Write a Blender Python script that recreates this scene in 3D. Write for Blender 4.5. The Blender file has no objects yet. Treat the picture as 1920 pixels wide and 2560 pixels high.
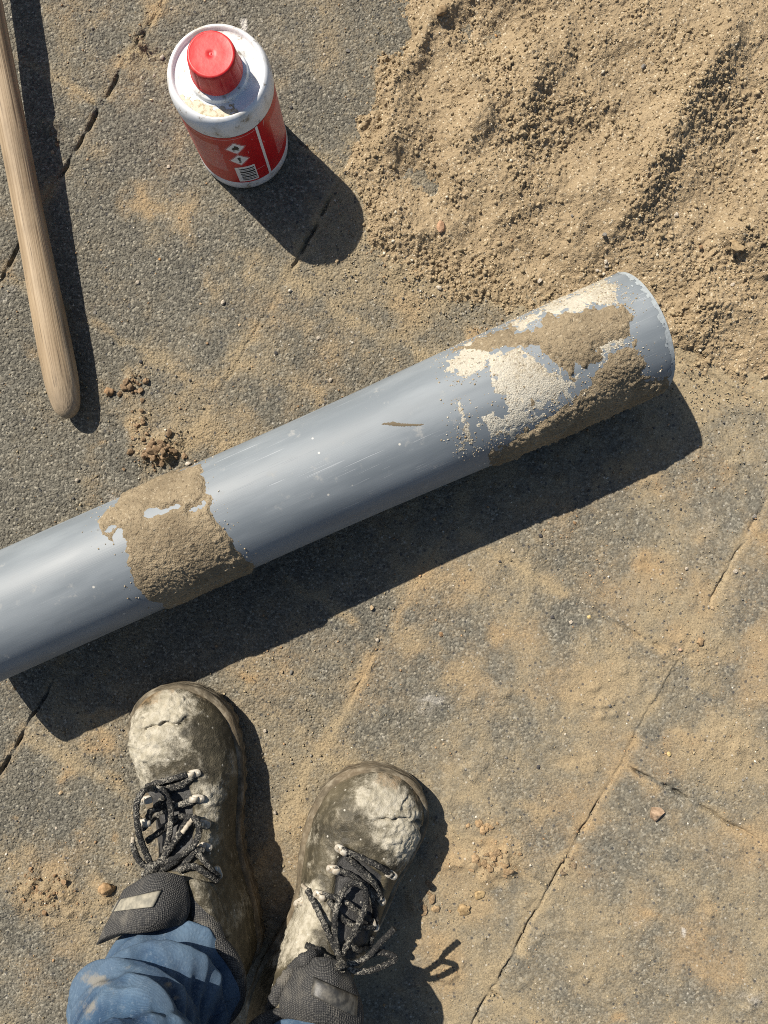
import bpy, bmesh, math, random
import numpy as np
from mathutils import Vector, Matrix
from mathutils.bvhtree import BVHTree

random.seed(7)
rng = np.random.default_rng(11)
SC = bpy.context.scene
COL = SC.collection

# ------------------------------------------------------------------ camera, sky, sun, exposure
CAM_H = 0.882                      # metres above the paving
F = 1923.0                         # focal length in photo pixels
TILT = math.atan(40.0 / F)
cam_d = bpy.data.cameras.new('camera')
cam_d.sensor_fit = 'VERTICAL'; cam_d.sensor_height = 36.0
cam_d.lens = 36.0 * F / 2560.0
cam_d.clip_start = 0.02; cam_d.clip_end = 200
cam = bpy.data.objects.new('camera', cam_d); COL.objects.link(cam)
cam.location = (0, 0, CAM_H); cam.rotation_euler = (TILT, 0, 0)
SC.camera = cam

SUN_COT = 0.90                     # shadow length per metre of height
SUN_AZ = math.radians(-45)         # direction the shadows run, in the ground plane
sun_dir = Vector((SUN_COT * math.cos(SUN_AZ), SUN_COT * math.sin(SUN_AZ), -1)).normalized()
sd = bpy.data.lights.new('sun', 'SUN'); sd.energy = 4.9; sd.angle = math.radians(0.5); sd.color = (1.0, 0.93, 0.82)
so = bpy.data.objects.new('sun', sd); COL.objects.link(so)
so.rotation_euler = sun_dir.to_track_quat('-Z', 'Y').to_euler(); so.location = (-2, 2, 3)

W = bpy.data.worlds.new('World'); SC.world = W; W.use_nodes = True
wn = W.node_tree.nodes; wl = W.node_tree.links
sky = wn.new('ShaderNodeTexSky'); sky.sky_type = 'NISHITA'; sky.sun_disc = False
sky.sun_elevation = math.atan(1 / SUN_COT); sky.sun_rotation = math.radians(-45)
wl.new(sky.outputs[0], wn['Background'].inputs[0]); wn['Background'].inputs[1].default_value = 0.06
vs = SC.view_settings
vs.view_transform = 'Standard'; vs.look = 'None'; vs.exposure = 0.58; vs.gamma = 1.0; vs.use_curve_mapping = False
SC.cycles.use_denoising = False
SC.cycles.pixel_filter_type = 'BLACKMAN_HARRIS'; SC.cycles.filter_width = 1.0
SC.cycles.max_bounces = 6

# ------------------------------------------------------------------ pixel <-> place
ct, st = math.cos(TILT), math.sin(TILT)
def proj(P):
    P = np.asarray(P, float)
    dx, dy, dz = P[..., 0], P[..., 1], P[..., 2] - CAM_H
    yc = ct * dy + st * dz; zc = -st * dy + ct * dz
    return 960 + F * dx / -zc, 1280 - F * yc / -zc
def ray(u, v):
    x, y, z = (u - 960) / F, (1280 - v) / F, -1.0
    return Vector((x, ct * y - st * z, st * y + ct * z)).normalized()
def at(u, v, z=0.0):
    d = ray(u, v); k = (z - CAM_H) / d.z
    return Vector((d.x * k, d.y * k, z))

# ------------------------------------------------------------------ noise
def _h(ix, iy, iz, seed):
    a = (ix.astype(np.int64) * 374761393 + iy.astype(np.int64) * 668265263 + iz.astype(np.int64) * 2147483647 + seed * 1274126177) & 0xFFFFFFFF
    a = ((a ^ (a >> 13)) * 1274126177) & 0xFFFFFFFF
    a = ((a ^ (a >> 16)) * 2246822519) & 0xFFFFFFFF
    return ((a ^ (a >> 15)) & 0xFFFFFF) / float(0xFFFFFF)
def vn2(x, y, seed=0):
    ix, iy = np.floor(x), np.floor(y); fx, fy = x - ix, y - iy
    fx = fx * fx * (3 - 2 * fx); fy = fy * fy * (3 - 2 * fy)
    z = np.zeros_like(ix)
    a = _h(ix, iy, z, seed); b = _h(ix + 1, iy, z, seed); c = _h(ix, iy + 1, z, seed); d = _h(ix + 1, iy + 1, z, seed)
    return (a * (1 - fx) + b * fx) * (1 - fy) + (c * (1 - fx) + d * fx) * fy
def fbm2(x, y, seed=0, octv=4, gain=0.5):
    s = 0; a = 1; t = 0
    for k in range(octv):
        s = s + a * vn2(x * 2 ** k + 17.3 * k, y * 2 ** k - 9.1 * k, seed + k); t += a; a *= gain
    return s / t
def vn3(x, y, z, seed=0):
    ix, iy, iz = np.floor(x), np.floor(y), np.floor(z); fx, fy, fz = x - ix, y - iy, z - iz
    fx = fx * fx * (3 - 2 * fx); fy = fy * fy * (3 - 2 * fy); fz = fz * fz * (3 - 2 * fz)
    def pl(kz):
        a = _h(ix, iy, kz, seed); b = _h(ix + 1, iy, kz, seed); c = _h(ix, iy + 1, kz, seed); d = _h(ix + 1, iy + 1, kz, seed)
        return (a * (1 - fx) + b * fx) * (1 - fy) + (c * (1 - fx) + d * fx) * fy
    return pl(iz) * (1 - fz) + pl(iz + 1) * fz
def fbm3(P, f, seed=0, octv=4):
    s = 0; a = 1; t = 0
    for k in range(octv):
        q = f * 2 ** k
        s = s + a * vn3(P[..., 0] * q + 5.2 * k, P[..., 1] * q, P[..., 2] * q, seed + k); t += a; a *= 0.5
    return s / t
def wor2(x, y, seed=0):
    ix, iy = np.floor(x), np.floor(y); best = np.full(x.shape, 9.0); idv = np.zeros(x.shape); z = np.zeros_like(ix)
    for i in (-1, 0, 1):
        for j in (-1, 0, 1):
            cx, cy = ix + i, iy + j
            px = cx + _h(cx, cy, z, seed); py = cy + _h(cx, cy, z + 1, seed)
            d = (px - x) ** 2 + (py - y) ** 2
            m = d < best
            best = np.where(m, d, best); idv = np.where(m, _h(cx, cy, z + 2, seed), idv)
    return np.sqrt(best), idv
def sstep(a, b, x):
    t = np.clip((x - a) / (b - a), 0, 1); return t * t * (3 - 2 * t)

def in_poly(u, v, poly):
    inside = np.zeros(u.shape, bool); n = len(poly)
    for i in range(n):
        x1, y1 = poly[i]; x2, y2 = poly[(i + 1) % n]
        if y1 == y2: continue
        c = ((y1 > v) != (y2 > v)) & (u < (x2 - x1) * (v - y1) / (y2 - y1) + x1)
        inside ^= c
    return inside
def sdist(u, v, poly):              # positive inside
    d = np.full(u.shape, 1e9); n = len(poly)
    for i in range(n):
        x1, y1 = poly[i]; x2, y2 = poly[(i + 1) % n]
        ex, ey = x2 - x1, y2 - y1; L = ex * ex + ey * ey + 1e-9
        t = np.clip(((u - x1) * ex + (v - y1) * ey) / L, 0, 1)
        d = np.minimum(d, (u - x1 - t * ex) ** 2 + (v - y1 - t * ey) ** 2)
    d = np.sqrt(d)
    return np.where(in_poly(u, v, poly), d, -d)
def segd(u, v, a, b):
    ex, ey = b[0] - a[0], b[1] - a[1]; L = ex * ex + ey * ey
    t = np.clip(((u - a[0]) * ex + (v - a[1]) * ey) / L, 0, 1)
    return np.hypot(u - a[0] - t * ex, v - a[1] - t * ey)

# ------------------------------------------------------------------ mesh helpers
def tag(o, label=None, cat=None, group=None, kind=None):
    if label: o['label'] = label
    if cat: o['category'] = cat
    if group: o['group'] = group
    if kind: o['kind'] = kind
    return o
def link(name, me, mat=None, parent=None, smooth=True):
    if mat is not None and len(me.materials) == 0: me.materials.append(mat)
    if smooth and len(me.polygons):
        me.polygons.foreach_set('use_smooth', np.ones(len(me.polygons), bool))
    o = bpy.data.objects.new(name, me); COL.objects.link(o)
    if parent is not None: o.parent = parent
    return o
def raw_mesh(name, V, Q):
    """V (n,3); Q (m,k) with constant k"""
    V = np.ascontiguousarray(V, np.float32); Q = np.ascontiguousarray(Q, np.int32)
    me = bpy.data.meshes.new(name); m, k = Q.shape
    me.vertices.add(len(V)); me.vertices.foreach_set('co', V.ravel())
    me.loops.add(m * k); me.loops.foreach_set('vertex_index', Q.ravel())
    me.polygons.add(m); me.polygons.foreach_set('loop_start', np.arange(0, m * k, k, dtype=np.int32))
    me.polygons.foreach_set('loop_total', np.full(m, k, np.int32))
    me.update(calc_edges=True); me.validate()
    return me
def grid_quads(nu, nv, wrap_u=False, wrap_v=False):
    iu = np.arange(nu if wrap_u else nu - 1); iv = np.arange(nv if wrap_v else nv - 1)
    a, b = np.meshgrid(iu, iv, indexing='ij'); a2, b2 = (a + 1) % nu, (b + 1) % nv
    return np.stack([a * nv + b, a2 * nv + b, a2 * nv + b2, a * nv + b2], -1).reshape(-1, 4)
def compact(V, Q, keep_f, attrs=()):
    Q = Q[keep_f]; used = np.unique(Q); m = np.full(len(V), -1); m[used] = np.arange(len(used))
    return V[used], m[Q], [a[used] for a in attrs]
def set_attr(me, name, rgba):
    a = me.color_attributes.new(name, 'FLOAT_COLOR', 'POINT')
    a.data.foreach_set('color', np.ascontiguousarray(rgba, np.float32).ravel())
def empty(name, loc=(0, 0, 0)):
    o = bpy.data.objects.new(name, None); COL.objects.link(o); o.location = loc; o.empty_display_size = 0.05
    return o
def crom(pts, n=8):
    P = [np.array(p, float) for p in pts]; P = [2 * P[0] - P[1]] + P + [2 * P[-1] - P[-2]]
    out = []
    for i in range(1, len(P) - 2):
        for k in range(n):
            t = k / n; a, b, c, d = P[i - 1], P[i], P[i + 1], P[i + 2]
            out.append(0.5 * (2 * b + (c - a) * t + (2 * a - 5 * b + 4 * c - d) * t * t + (3 * b - a - 3 * c + d) * t ** 3))
    out.append(P[-2]); return np.array(out)
def tube_mesh(name, path, rad, sides=8, flat=1.0, taper=True):
    path = np.asarray(path, float); n = len(path)
    T = np.gradient(path, axis=0); T /= np.linalg.norm(T, axis=1, keepdims=True) + 1e-12
    up = np.tile(np.array([0, 0, 1.0]), (n, 1)); up[np.abs(T[:, 2]) > 0.95] = (1, 0, 0)
    S = np.cross(T, up); S /= np.linalg.norm(S, axis=1, keepdims=True); U = np.cross(S, T)
    r = np.broadcast_to(rad, (n,)).copy()
    a = np.linspace(0, 2 * math.pi, sides, endpoint=False)
    V = path[:, None] + (S[:, None] * np.cos(a)[None, :, None] + U[:, None] * np.sin(a)[None, :, None] * flat) * r[:, None, None]
    V = np.concatenate([path[:1][None].repeat(sides, 1), V, path[-1:][None].repeat(sides, 1)])
    return raw_mesh(name, V.reshape(-1, 3), grid_quads(n + 2, sides, wrap_v=True))
def lathe(name, prof, seg=64, ripple=None):
    prof = np.array(prof, float); a = np.linspace(0, 2 * math.pi, seg, endpoint=False)
    R, Z = prof[:, 0][:, None], prof[:, 1][:, None]
    if ripple is not None: R = R + ripple(a[None, :], Z, R)
    V = np.stack([R * np.cos(a), R * np.sin(a), Z + 0 * a], -1)
    return raw_mesh(name, V.reshape(-1, 3), grid_quads(len(prof), seg, wrap_v=True))
def smooth_prof(pts, n=6):
    return crom([(p[0], p[1], 0) for p in pts], n)[:, :2]

# ------------------------------------------------------------------ material helpers
def newmat(name):
    m = bpy.data.materials.new(name); m.use_nodes = True
    nt = m.node_tree
    return m, nt, nt.nodes['Principled BSDF']
def N(nt, typ, ins=None, **props):
    n = nt.nodes.new(typ)
    for k, v in props.items(): setattr(n, k, v)
    for k, v in (ins or {}).items():
        if isinstance(v, bpy.types.NodeSocket): nt.links.new(v, n.inputs[k])
        else: n.inputs[k].default_value = v
    return n
def mixc(nt, f, a, b, mode='MIX'):
    n = nt.nodes.new('ShaderNodeMix'); n.data_type = 'RGBA'; n.blend_type = mode
    for i, v in ((0, f), (6, a), (7, b)):
        if isinstance(v, bpy.types.NodeSocket): nt.links.new(v, n.inputs[i])
        elif i == 0: n.inputs[0].default_value = v
        else: n.inputs[i].default_value = (*v, 1) if len(v) == 3 else v
    return n.outputs[2]
def mth(nt, op, a, b=0.0, clamp=False):
    n = nt.nodes.new('ShaderNodeMath'); n.operation = op; n.use_clamp = clamp
    for i, v in ((0, a), (1, b)):
        if isinstance(v, bpy.types.NodeSocket): nt.links.new(v, n.inputs[i])
        else: n.inputs[i].default_value = v
    return n.outputs[0]
def remap(nt, v, a, b, c=0.0, d=1.0, smooth=True):
    n = N(nt, 'ShaderNodeMapRange', {0: v, 1: a, 2: b, 3: c, 4: d})
    if smooth: n.interpolation_type = 'SMOOTHSTEP'
    return n.outputs[0]
def noise(nt, vec, scale, detail=3.0, rough=0.55, out=0):
    return N(nt, 'ShaderNodeTexNoise', {'Vector': vec, 'Scale': scale, 'Detail': detail, 'Roughness': rough}).outputs[out]
def voro(nt, vec, scale, feature='F1', out=0, rand=1.0):
    return N(nt, 'ShaderNodeTexVoronoi', {'Vector': vec, 'Scale': scale, 'Randomness': rand}, feature=feature).outputs[out]
def ramp(nt, v, stops, interp='LINEAR'):
    n = N(nt, 'ShaderNodeValToRGB', {0: v}); cr = n.color_ramp; cr.interpolation = interp
    while len(cr.elements) < len(stops): cr.elements.new(0.5)
    for e, (p, c) in zip(cr.elements, stops): e.position = p; e.color = (*c, 1) if len(c) == 3 else c
    return n.outputs[0]
def bump(nt, h, dist, strength=1.0, normal=None):
    ins = {'Height': h, 'Distance': dist, 'Strength': strength}
    if normal is not None: ins['Normal'] = normal
    return N(nt, 'ShaderNodeBump', ins).outputs[0]
def wpos(nt): return N(nt, 'ShaderNodeNewGeometry').outputs['Position']
def opos(nt): return N(nt, 'ShaderNodeTexCoord').outputs['Object']
def scalev(nt, vec, s):
    return N(nt, 'ShaderNodeMapping', {'Vector': vec, 'Scale': s}).outputs[0]
def attr(nt, name):
    c = N(nt, 'ShaderNodeAttribute', attribute_name=name).outputs['Color']
    s = N(nt, 'ShaderNodeSeparateColor', {0: c}); return s.outputs[0], s.outputs[1], s.outputs[2]
def finish(nt, b, col, rough, normal=None, spec=0.5):
    for k, v in (('Base Color', col), ('Roughness', rough), ('Normal', normal), ('Specular IOR Level', spec)):
        if v is None: continue
        if isinstance(v, bpy.types.NodeSocket): nt.links.new(v, b.inputs[k])
        else: b.inputs[k].default_value = (*v, 1) if isinstance(v, tuple) else v

# ---- paving
SAND = (0.352, 0.285, 0.178); SAND2 = (0.232, 0.187, 0.117); ORANGE = (0.385, 0.27, 0.14)
def mat_paving():
    m, nt, b = newmat('paving_concrete'); p = wpos(nt)
    r, g, bl = attr(nt, 'mask')
    cell = voro(nt, p, 420, out=1); cs = N(nt, 'ShaderNodeSeparateColor', {0: cell})
    agg = ramp(nt, cs.outputs[0], [(0.0, (0.048, 0.046, 0.038)), (0.35, (0.112, 0.106, 0.086)), (0.72, (0.178, 0.168, 0.135)), (0.9, (0.26, 0.242, 0.195)), (1.0, (0.42, 0.39, 0.31))])
    n1 = noise(nt, p, 9, 4); n2 = noise(nt, p, 60, 4); n3 = noise(nt, p, 700, 3, 0.7); n4 = noise(nt, p, 230, 3, 0.6)
    tone = ramp(nt, n1, [(0.3, (0.122, 0.114, 0.092)), (0.5, (0.168, 0.152, 0.116)), (0.7, (0.21, 0.182, 0.130))])
    base = mixc(nt, 0.62, tone, agg)
    base = mixc(nt, remap(nt, n4, 0.3, 0.75, 0.0, 0.5), base, mixc(nt, 0.5, base, (0.05, 0.048, 0.045)))
    # sandy film, broken up by grain
    brk = mth(nt, 'ADD', mth(nt, 'MULTIPLY', mth(nt, 'SUBTRACT', n2, 0.5), 0.75), mth(nt, 'MULTIPLY', mth(nt, 'SUBTRACT', n3, 0.5), 0.9))
    rr = remap(nt, mth(nt, 'ADD', r, brk), 0.0, 1.15)
    sandc = mixc(nt, remap(nt, n3, 0.35, 0.65), SAND2, SAND)
    sandc = mixc(nt, g, sandc, mixc(nt, remap(nt, n3, 0.3, 0.7), (0.275, 0.175, 0.088), ORANGE))
    col = mixc(nt, mth(nt, 'MULTIPLY', rr, 0.92), base, sandc)
    pit = noise(nt, p, 480, 2, .6); col = mixc(nt, remap(nt, pit, .36, .46, .55, 0), col, mixc(nt, .35, (.05, .045, .038), col))
    pw = remap(nt, mth(nt, 'ADD', bl, brk), 0.3, 0.95)
    col = mixc(nt, pw, col, (0.50, 0.47, 0.42))
    # dark and pale specks of aggregate
    v2 = voro(nt, p, 150, out=1); s2 = N(nt, 'ShaderNodeSeparateColor', {0: v2}); d2 = voro(nt, p, 150)
    dark = mth(nt, 'MULTIPLY', remap(nt, s2.outputs[0], 0.80, 0.82), remap(nt, d2, 0.30, 0.18))
    col = mixc(nt, mth(nt, 'MULTIPLY', dark, 0.75), col, (0.045, 0.046, 0.05))
    v3 = voro(nt, p, 190, out=1); s3 = N(nt, 'ShaderNodeSeparateColor', {0: v3}); d3 = voro(nt, p, 190)
    pale = mth(nt, 'MULTIPLY', remap(nt, s3.outputs[1], 0.88, 0.9), remap(nt, d3, 0.26, 0.16))
    col = mixc(nt, mth(nt, 'MULTIPLY', pale, 0.7), col, (0.42, 0.39, 0.33))
    hgt = mth(nt, 'ADD', mth(nt, 'ADD', mth(nt, 'MULTIPLY', voro(nt, p, 420), -0.6), mth(nt, 'MULTIPLY', voro(nt, p, 240), -0.8)), mth(nt, 'ADD', mth(nt, 'MULTIPLY', n4, 0.9), mth(nt, 'MULTIPLY', n3, 0.7)))
    finish(nt, b, col, 0.9, bump(nt, hgt, 0.0025, mth(nt, 'MULTIPLY', N(nt, 'ShaderNodeAttribute', attribute_name='mask').outputs['Alpha'], remap(nt, r, .1, .9, 1.0, .8))), 0.25)
    return m
def mat_sand(name, a, c, d, fine=900, bd=0.0011, pale=0.7):
    m, nt, b = newmat(name); p = wpos(nt)
    n1 = noise(nt, p, 22 if pale < .5 else 14, 5, .65); n3 = noise(nt, p, fine, 3, 0.7)
    vc = N(nt, 'ShaderNodeSeparateColor', {0: voro(nt, p, 620, out=1)})
    col = mixc(nt, remap(nt, n1, 0.35, 0.65), a, c)
    col = mixc(nt, remap(nt, vc.outputs[0], 0.0, 1.0, 0.0, 0.6), col, d)
    col = mixc(nt, remap(nt, vc.outputs[1], 0.94, 0.97, 0.0, pale), col, (0.62, 0.54, 0.40))
    col = mixc(nt, remap(nt, vc.outputs[2], 0.95, 0.97, 0.0, 0.6), col, (0.10, 0.07, 0.045))
    h = mth(nt, 'ADD', mth(nt, 'MULTIPLY', voro(nt, p, 620), -0.7), n3)
    finish(nt, b, col, 0.95, bump(nt, h, bd, 0.9), 0.15)
    return m
def mat_plain(name, col, rough=0.5, spec=0.5, nz=None):
    m, nt, b = newmat(name)
    if nz:
        p = opos(nt); n = noise(nt, p, nz[0], 4)
        c = mixc(nt, remap(nt, n, 0.35, 0.7), col, nz[1]); finish(nt, b, c, rough, bump(nt, n, nz[2], 0.7), spec)
    else: finish(nt, b, col, rough, None, spec)
    return m
def mat_stone():
    m, nt, b = newmat('stone'); p = opos(nt)
    oi = N(nt, 'ShaderNodeObjectInfo')
    n = noise(nt, p, 1.8, 5)
    c = mixc(nt, 1.0, oi.outputs['Color'], mixc(nt, remap(nt, n, 0.3, 0.7), (0.55, 0.50, 0.44), (1.1, 1.05, 1.0)), 'MULTIPLY')
    finish(nt, b, c, 0.85, bump(nt, noise(nt, p, 4, 4), 0.0006, 0.8), 0.3)
    return m
MAT_PAVE = mat_paving()
MAT_SAND = mat_sand('builders_sand', (0.36, 0.277, 0.172), (0.305, 0.232, 0.142), (0.24, 0.18, 0.108))
MAT_CRUST = mat_sand('mud_crust', (0.185, 0.147, 0.096), (0.30, 0.24, 0.157), (0.205, 0.16, 0.102), 700, 0.0012, 0.25)
MAT_LIME = mat_sand('lime_crust', (0.45, 0.42, 0.345), (0.29, 0.248, 0.178), (0.48, 0.45, 0.38), 700, 0.0009)
MAT_STONE = mat_stone()

# ------------------------------------------------------------------ ground relief and dirt (place-based)
def g2(px): p = at(px[0], px[1]); return (p.x, p.y)
M_PX = CAM_H / F
# u, v, ru, rv, sand, orange, lump(m)
BLOBS = [
 (350,500,75,40,.55,.5,0),(469,555,36,50,.85,.6,.0008),(362,515,45,28,.7,.6,0),(555,572,30,40,.45,.3,0),(625,654,30,42,.65,.25,.0005),(532,712,28,36,.6,.3,.0004),
 (781,990,20,26,.8,.4,0),(450,1000,110,80,.62,.25,.0004),(540,1095,140,55,.75,.3,.0006),(85,860,28,40,.6,.8,0),(250,1100,14,14,.7,.8,0),(1020,745,80,72,.98,.55,.001),
 (1175,842,30,20,.9,.7,.0005),(862,845,38,55,.5,.3,0),(775,793,55,25,.45,.3,0),(250,360,45,30,.35,.4,0),(190,290,45,90,.42,.45,0),(735,150,50,70,.35,.2,0),(400,25,40,50,.6,.7,.001),
 (250,1875,45,42,.85,.8,.0012),(165,1957,28,18,.7,.8,.0006),(105,2235,85,70,.95,.5,.0065),(155,2140,75,38,.65,.55,.0006),(262,2215,30,26,.9,.5,.003),(683,1638,48,36,.55,.6,0),(620,1693,18,14,.95,.95,.0006),
 (255,1800,60,16,.8,.5,.0016),(30,2060,18,14,.8,.7,0),(300,2090,14,10,.7,.9,0),(290,1960,26,20,.8,.4,.0025),(45,2140,34,26,.7,.4,.0015),(200,2080,26,14,.6,.6,.001),
 (1630,1407,38,28,.7,.8,0),(1272,1587,42,40,.7,.6,0),(1160,1685,60,40,.7,.35,0),(1470,1708,85,60,.75,.35,.0004),(1318,1731,42,20,.65,.4,0),(1816,1870,105,60,1,.25,.0016),(1718,1858,30,20,.9,.5,.0005),
 (1890,1580,30,30,.8,.4,0),(1105,1453,120,60,.6,.5,0),(1900,1708,40,50,.7,.5,0),(1232,2160,80,40,.98,.5,.006),(1200,2260,60,40,.8,.4,.001),(1336,2026,50,24,.9,.3,.0006),(1460,1895,70,30,.6,.3,0),
 (1625,2287,40,30,.45,.8,0),(1730,2368,70,80,.4,.8,0),(1538,2536,20,20,.6,.8,0),(1115,2400,30,60,.85,.5,.0006),(1210,2060,40,25,.7,.5,.002),(1240,2110,40,20,.7,.7,.0006),
 (395,1120,55,40,.95,.35,.008),(320,960,28,45,.8,.45,.002),(360,1060,30,40,.9,.4,.002),(860,500,60,160,.5,.1,.0005),(1050,690,140,50,.6,.1,.0006),(1780,980,160,60,.7,.15,.001),
 (1360,880,160,60,.5,.1,.0004),(345,110,26,40,.5,.2,.006),(395,135,40,12,.4,.2,.0015),(140,330,14,22,.3,.1,.003),(700,1870,50,60,.3,.1,0),(740,2080,40,60,.55,.3,.001),(1400,2180,40,30,.4,.2,.001),
 (150,1830,60,40,.5,.2,.001),(680,880,100,60,.35,.2,0),(600,930,60,50,.3,.2,0),(1040,1600,50,30,.4,.3,0),(1750,1620,60,40,.6,.3,.0012),(1830,2090,80,40,.3,.5,0),(1500,2420,110,80,.25,.2,0),
]
CLEAN = [(1010,1760,130,90,.4),(660,500,90,70,.2),(300,640,120,140,.2),(900,1600,70,120,.3),(1420,1560,60,30,.35),(1380,2080,120,60,.2),(1330,2300,100,110,.15),(120,1950,70,90,.15)]
PALE = [(23,735,40,40,.5),(300,1235,110,26,.45),(596,58,20,10,1.1),(1075,1755,50,30,.5),(1706,2340,18,14,.8),(1600,2310,14,8,.7),(1880,2490,50,40,.5),(610,60,10,8,1.2),(1750,1300,50,40,.3),(1570,1785,8,6,.9),(60,640,40,30,.35),(1850,1330,60,40,.35)]
OPEN = [((382,12),(368,40),7),((360,60),(345,100),5),((312,155),(290,195),3.5),((280,205),(230,300),2.0),((225,290),(155,412),3.2),((45,598),(0,668),4),((822,520),(742,640),2.2),
        ((1400,2163),(1200,2540),1.7),((1905,1210),(1790,1480),1.3),((35,1850),(0,1915),3.5),((1600,1945),(1700,1990),3),((1560,1530),(1650,1590),2),((115,1720),(90,1785),2.2),((1705,2000),(1860,2090),1.6),((1445,2140),(1480,2020),1.6)]

SANDPOLY = [(1000,-420),(985,-60),(978,60),(958,170),(918,250),(905,330),(872,385),(852,430),(893,480),(905,550),(903,600),(950,655),(1050,690),(1130,735),(1290,775),(1420,800),(1560,900),(1690,905),(1790,950),(1920,1000),(2120,1060),(2330,960),(2400,300),(2300,-350),(1700,-480)]
EN = np.array([0.868, -0.497]); ED = np.array([-0.497, -0.868]); PITCH = 655 * M_PX
NLINE = {-1: 338, 0: 963, 1: 1625, 2: 2287}; DJOINT = {-2: 100, -1: -66, 0: 250, 1: 585, 2: 877}
def nline(k): return ((NLINE[k] if k in NLINE else (338 + 655 * (k + 1) if k < -1 else 2287 + 655 * (k - 2))) - 1489) * M_PX
def djoint(k): return (DJOINT.get(k, (k * 241) % 655) - 669) * M_PX

def dirt(x, y, u, v):
    wu = u + (fbm2(x * 45, y * 45, 61, 3) - .5) * 90; wv = v + (fbm2(x * 45, y * 45, 71, 3) - .5) * 90
    r = 0.15 + 0.40 * sstep(900, 3000, u * 1.0 + v * 0.75) + 0.6 * (fbm2(x * 9, y * 9, 5, 4) - 0.5) + 1.2 * (fbm2(x * 30, y * 30, 15, 5, .62) - 0.5)
    g = 0.12 + 0.5 * sstep(.45, .75, fbm2(x * 16, y * 16, 9, 3)); lump = np.zeros_like(x)
    spd = sdist(wu, wv, SANDPOLY); r = r + .55 * sstep(-60, 25, spd) * sstep(300, 700, v); g = g * (1 - sstep(-110, 10, spd) * .8); lump = lump + .0012 * sstep(-70, 10, spd)
    lump = lump + (.0016 * sstep(.60, .78, fbm2(x * 55, y * 55, 19, 3)) + .0022 * sstep(.70, .82, fbm2(x * 28, y * 28, 29, 3))) * sstep(.15, .7, r)
    for (a, b, ru, rv, s, o, l) in BLOBS:
        e = np.exp(-(((wu - a) / ru) ** 2 + ((wv - b) / rv) ** 2) ** 1.05)
        r = r + e * s * 0.75; g = g * (1 - e) + o * e; lump += l * e
    for (a, b, ru, rv, s) in CLEAN:
        r = r - s * np.exp(-(((wu - a) / ru) ** 2 + ((wv - b) / rv) ** 2))
    pal = 0.30 * (fbm2(x * 20, y * 20, 33, 3) - .55)
    for (a, b, ru, rv, s) in PALE:
        pal = pal + s * np.exp(-(((wu - a) / ru) ** 2 + ((wv - b) / rv) ** 2))
    return np.clip(r, 0, 1.2), np.clip(g, 0, 1), np.clip(pal, 0, 1.2), lump
def relief(x, y, lump, r):
    f1, _ = wor2(x * 160, y * 160, 3); f2, _ = wor2(x * 330, y * 330, 4)
    h = 0.0016 * (fbm2(x * 22, y * 22, 1, 3) - .5) + 0.0010 * (fbm2(x * 130, y * 130, 2, 3) - .5)
    h = h - 0.0006 * f2 * (1 - 0.5 * np.clip(r, 0, 1))
    cl = np.clip(1.0 - 1.15 * f1, 0, 1)
    c2, _ = wor2(x * 75, y * 75, 8); cl2 = np.clip(1.0 - 1.2 * c2, 0, 1)
    return h + lump * (0.25 + 0.9 * cl * fbm2(x * 60, y * 60, 12, 2) + 1.3 * cl2)
def ground_z(x, y):
    x = np.array([x], float); y = np.array([y], float)
    u, v = proj(np.stack([x, y, 0 * x], -1)); r, g, p, l = dirt(x, y, u, v)
    return float(relief(x, y, l, r)[0])

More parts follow.
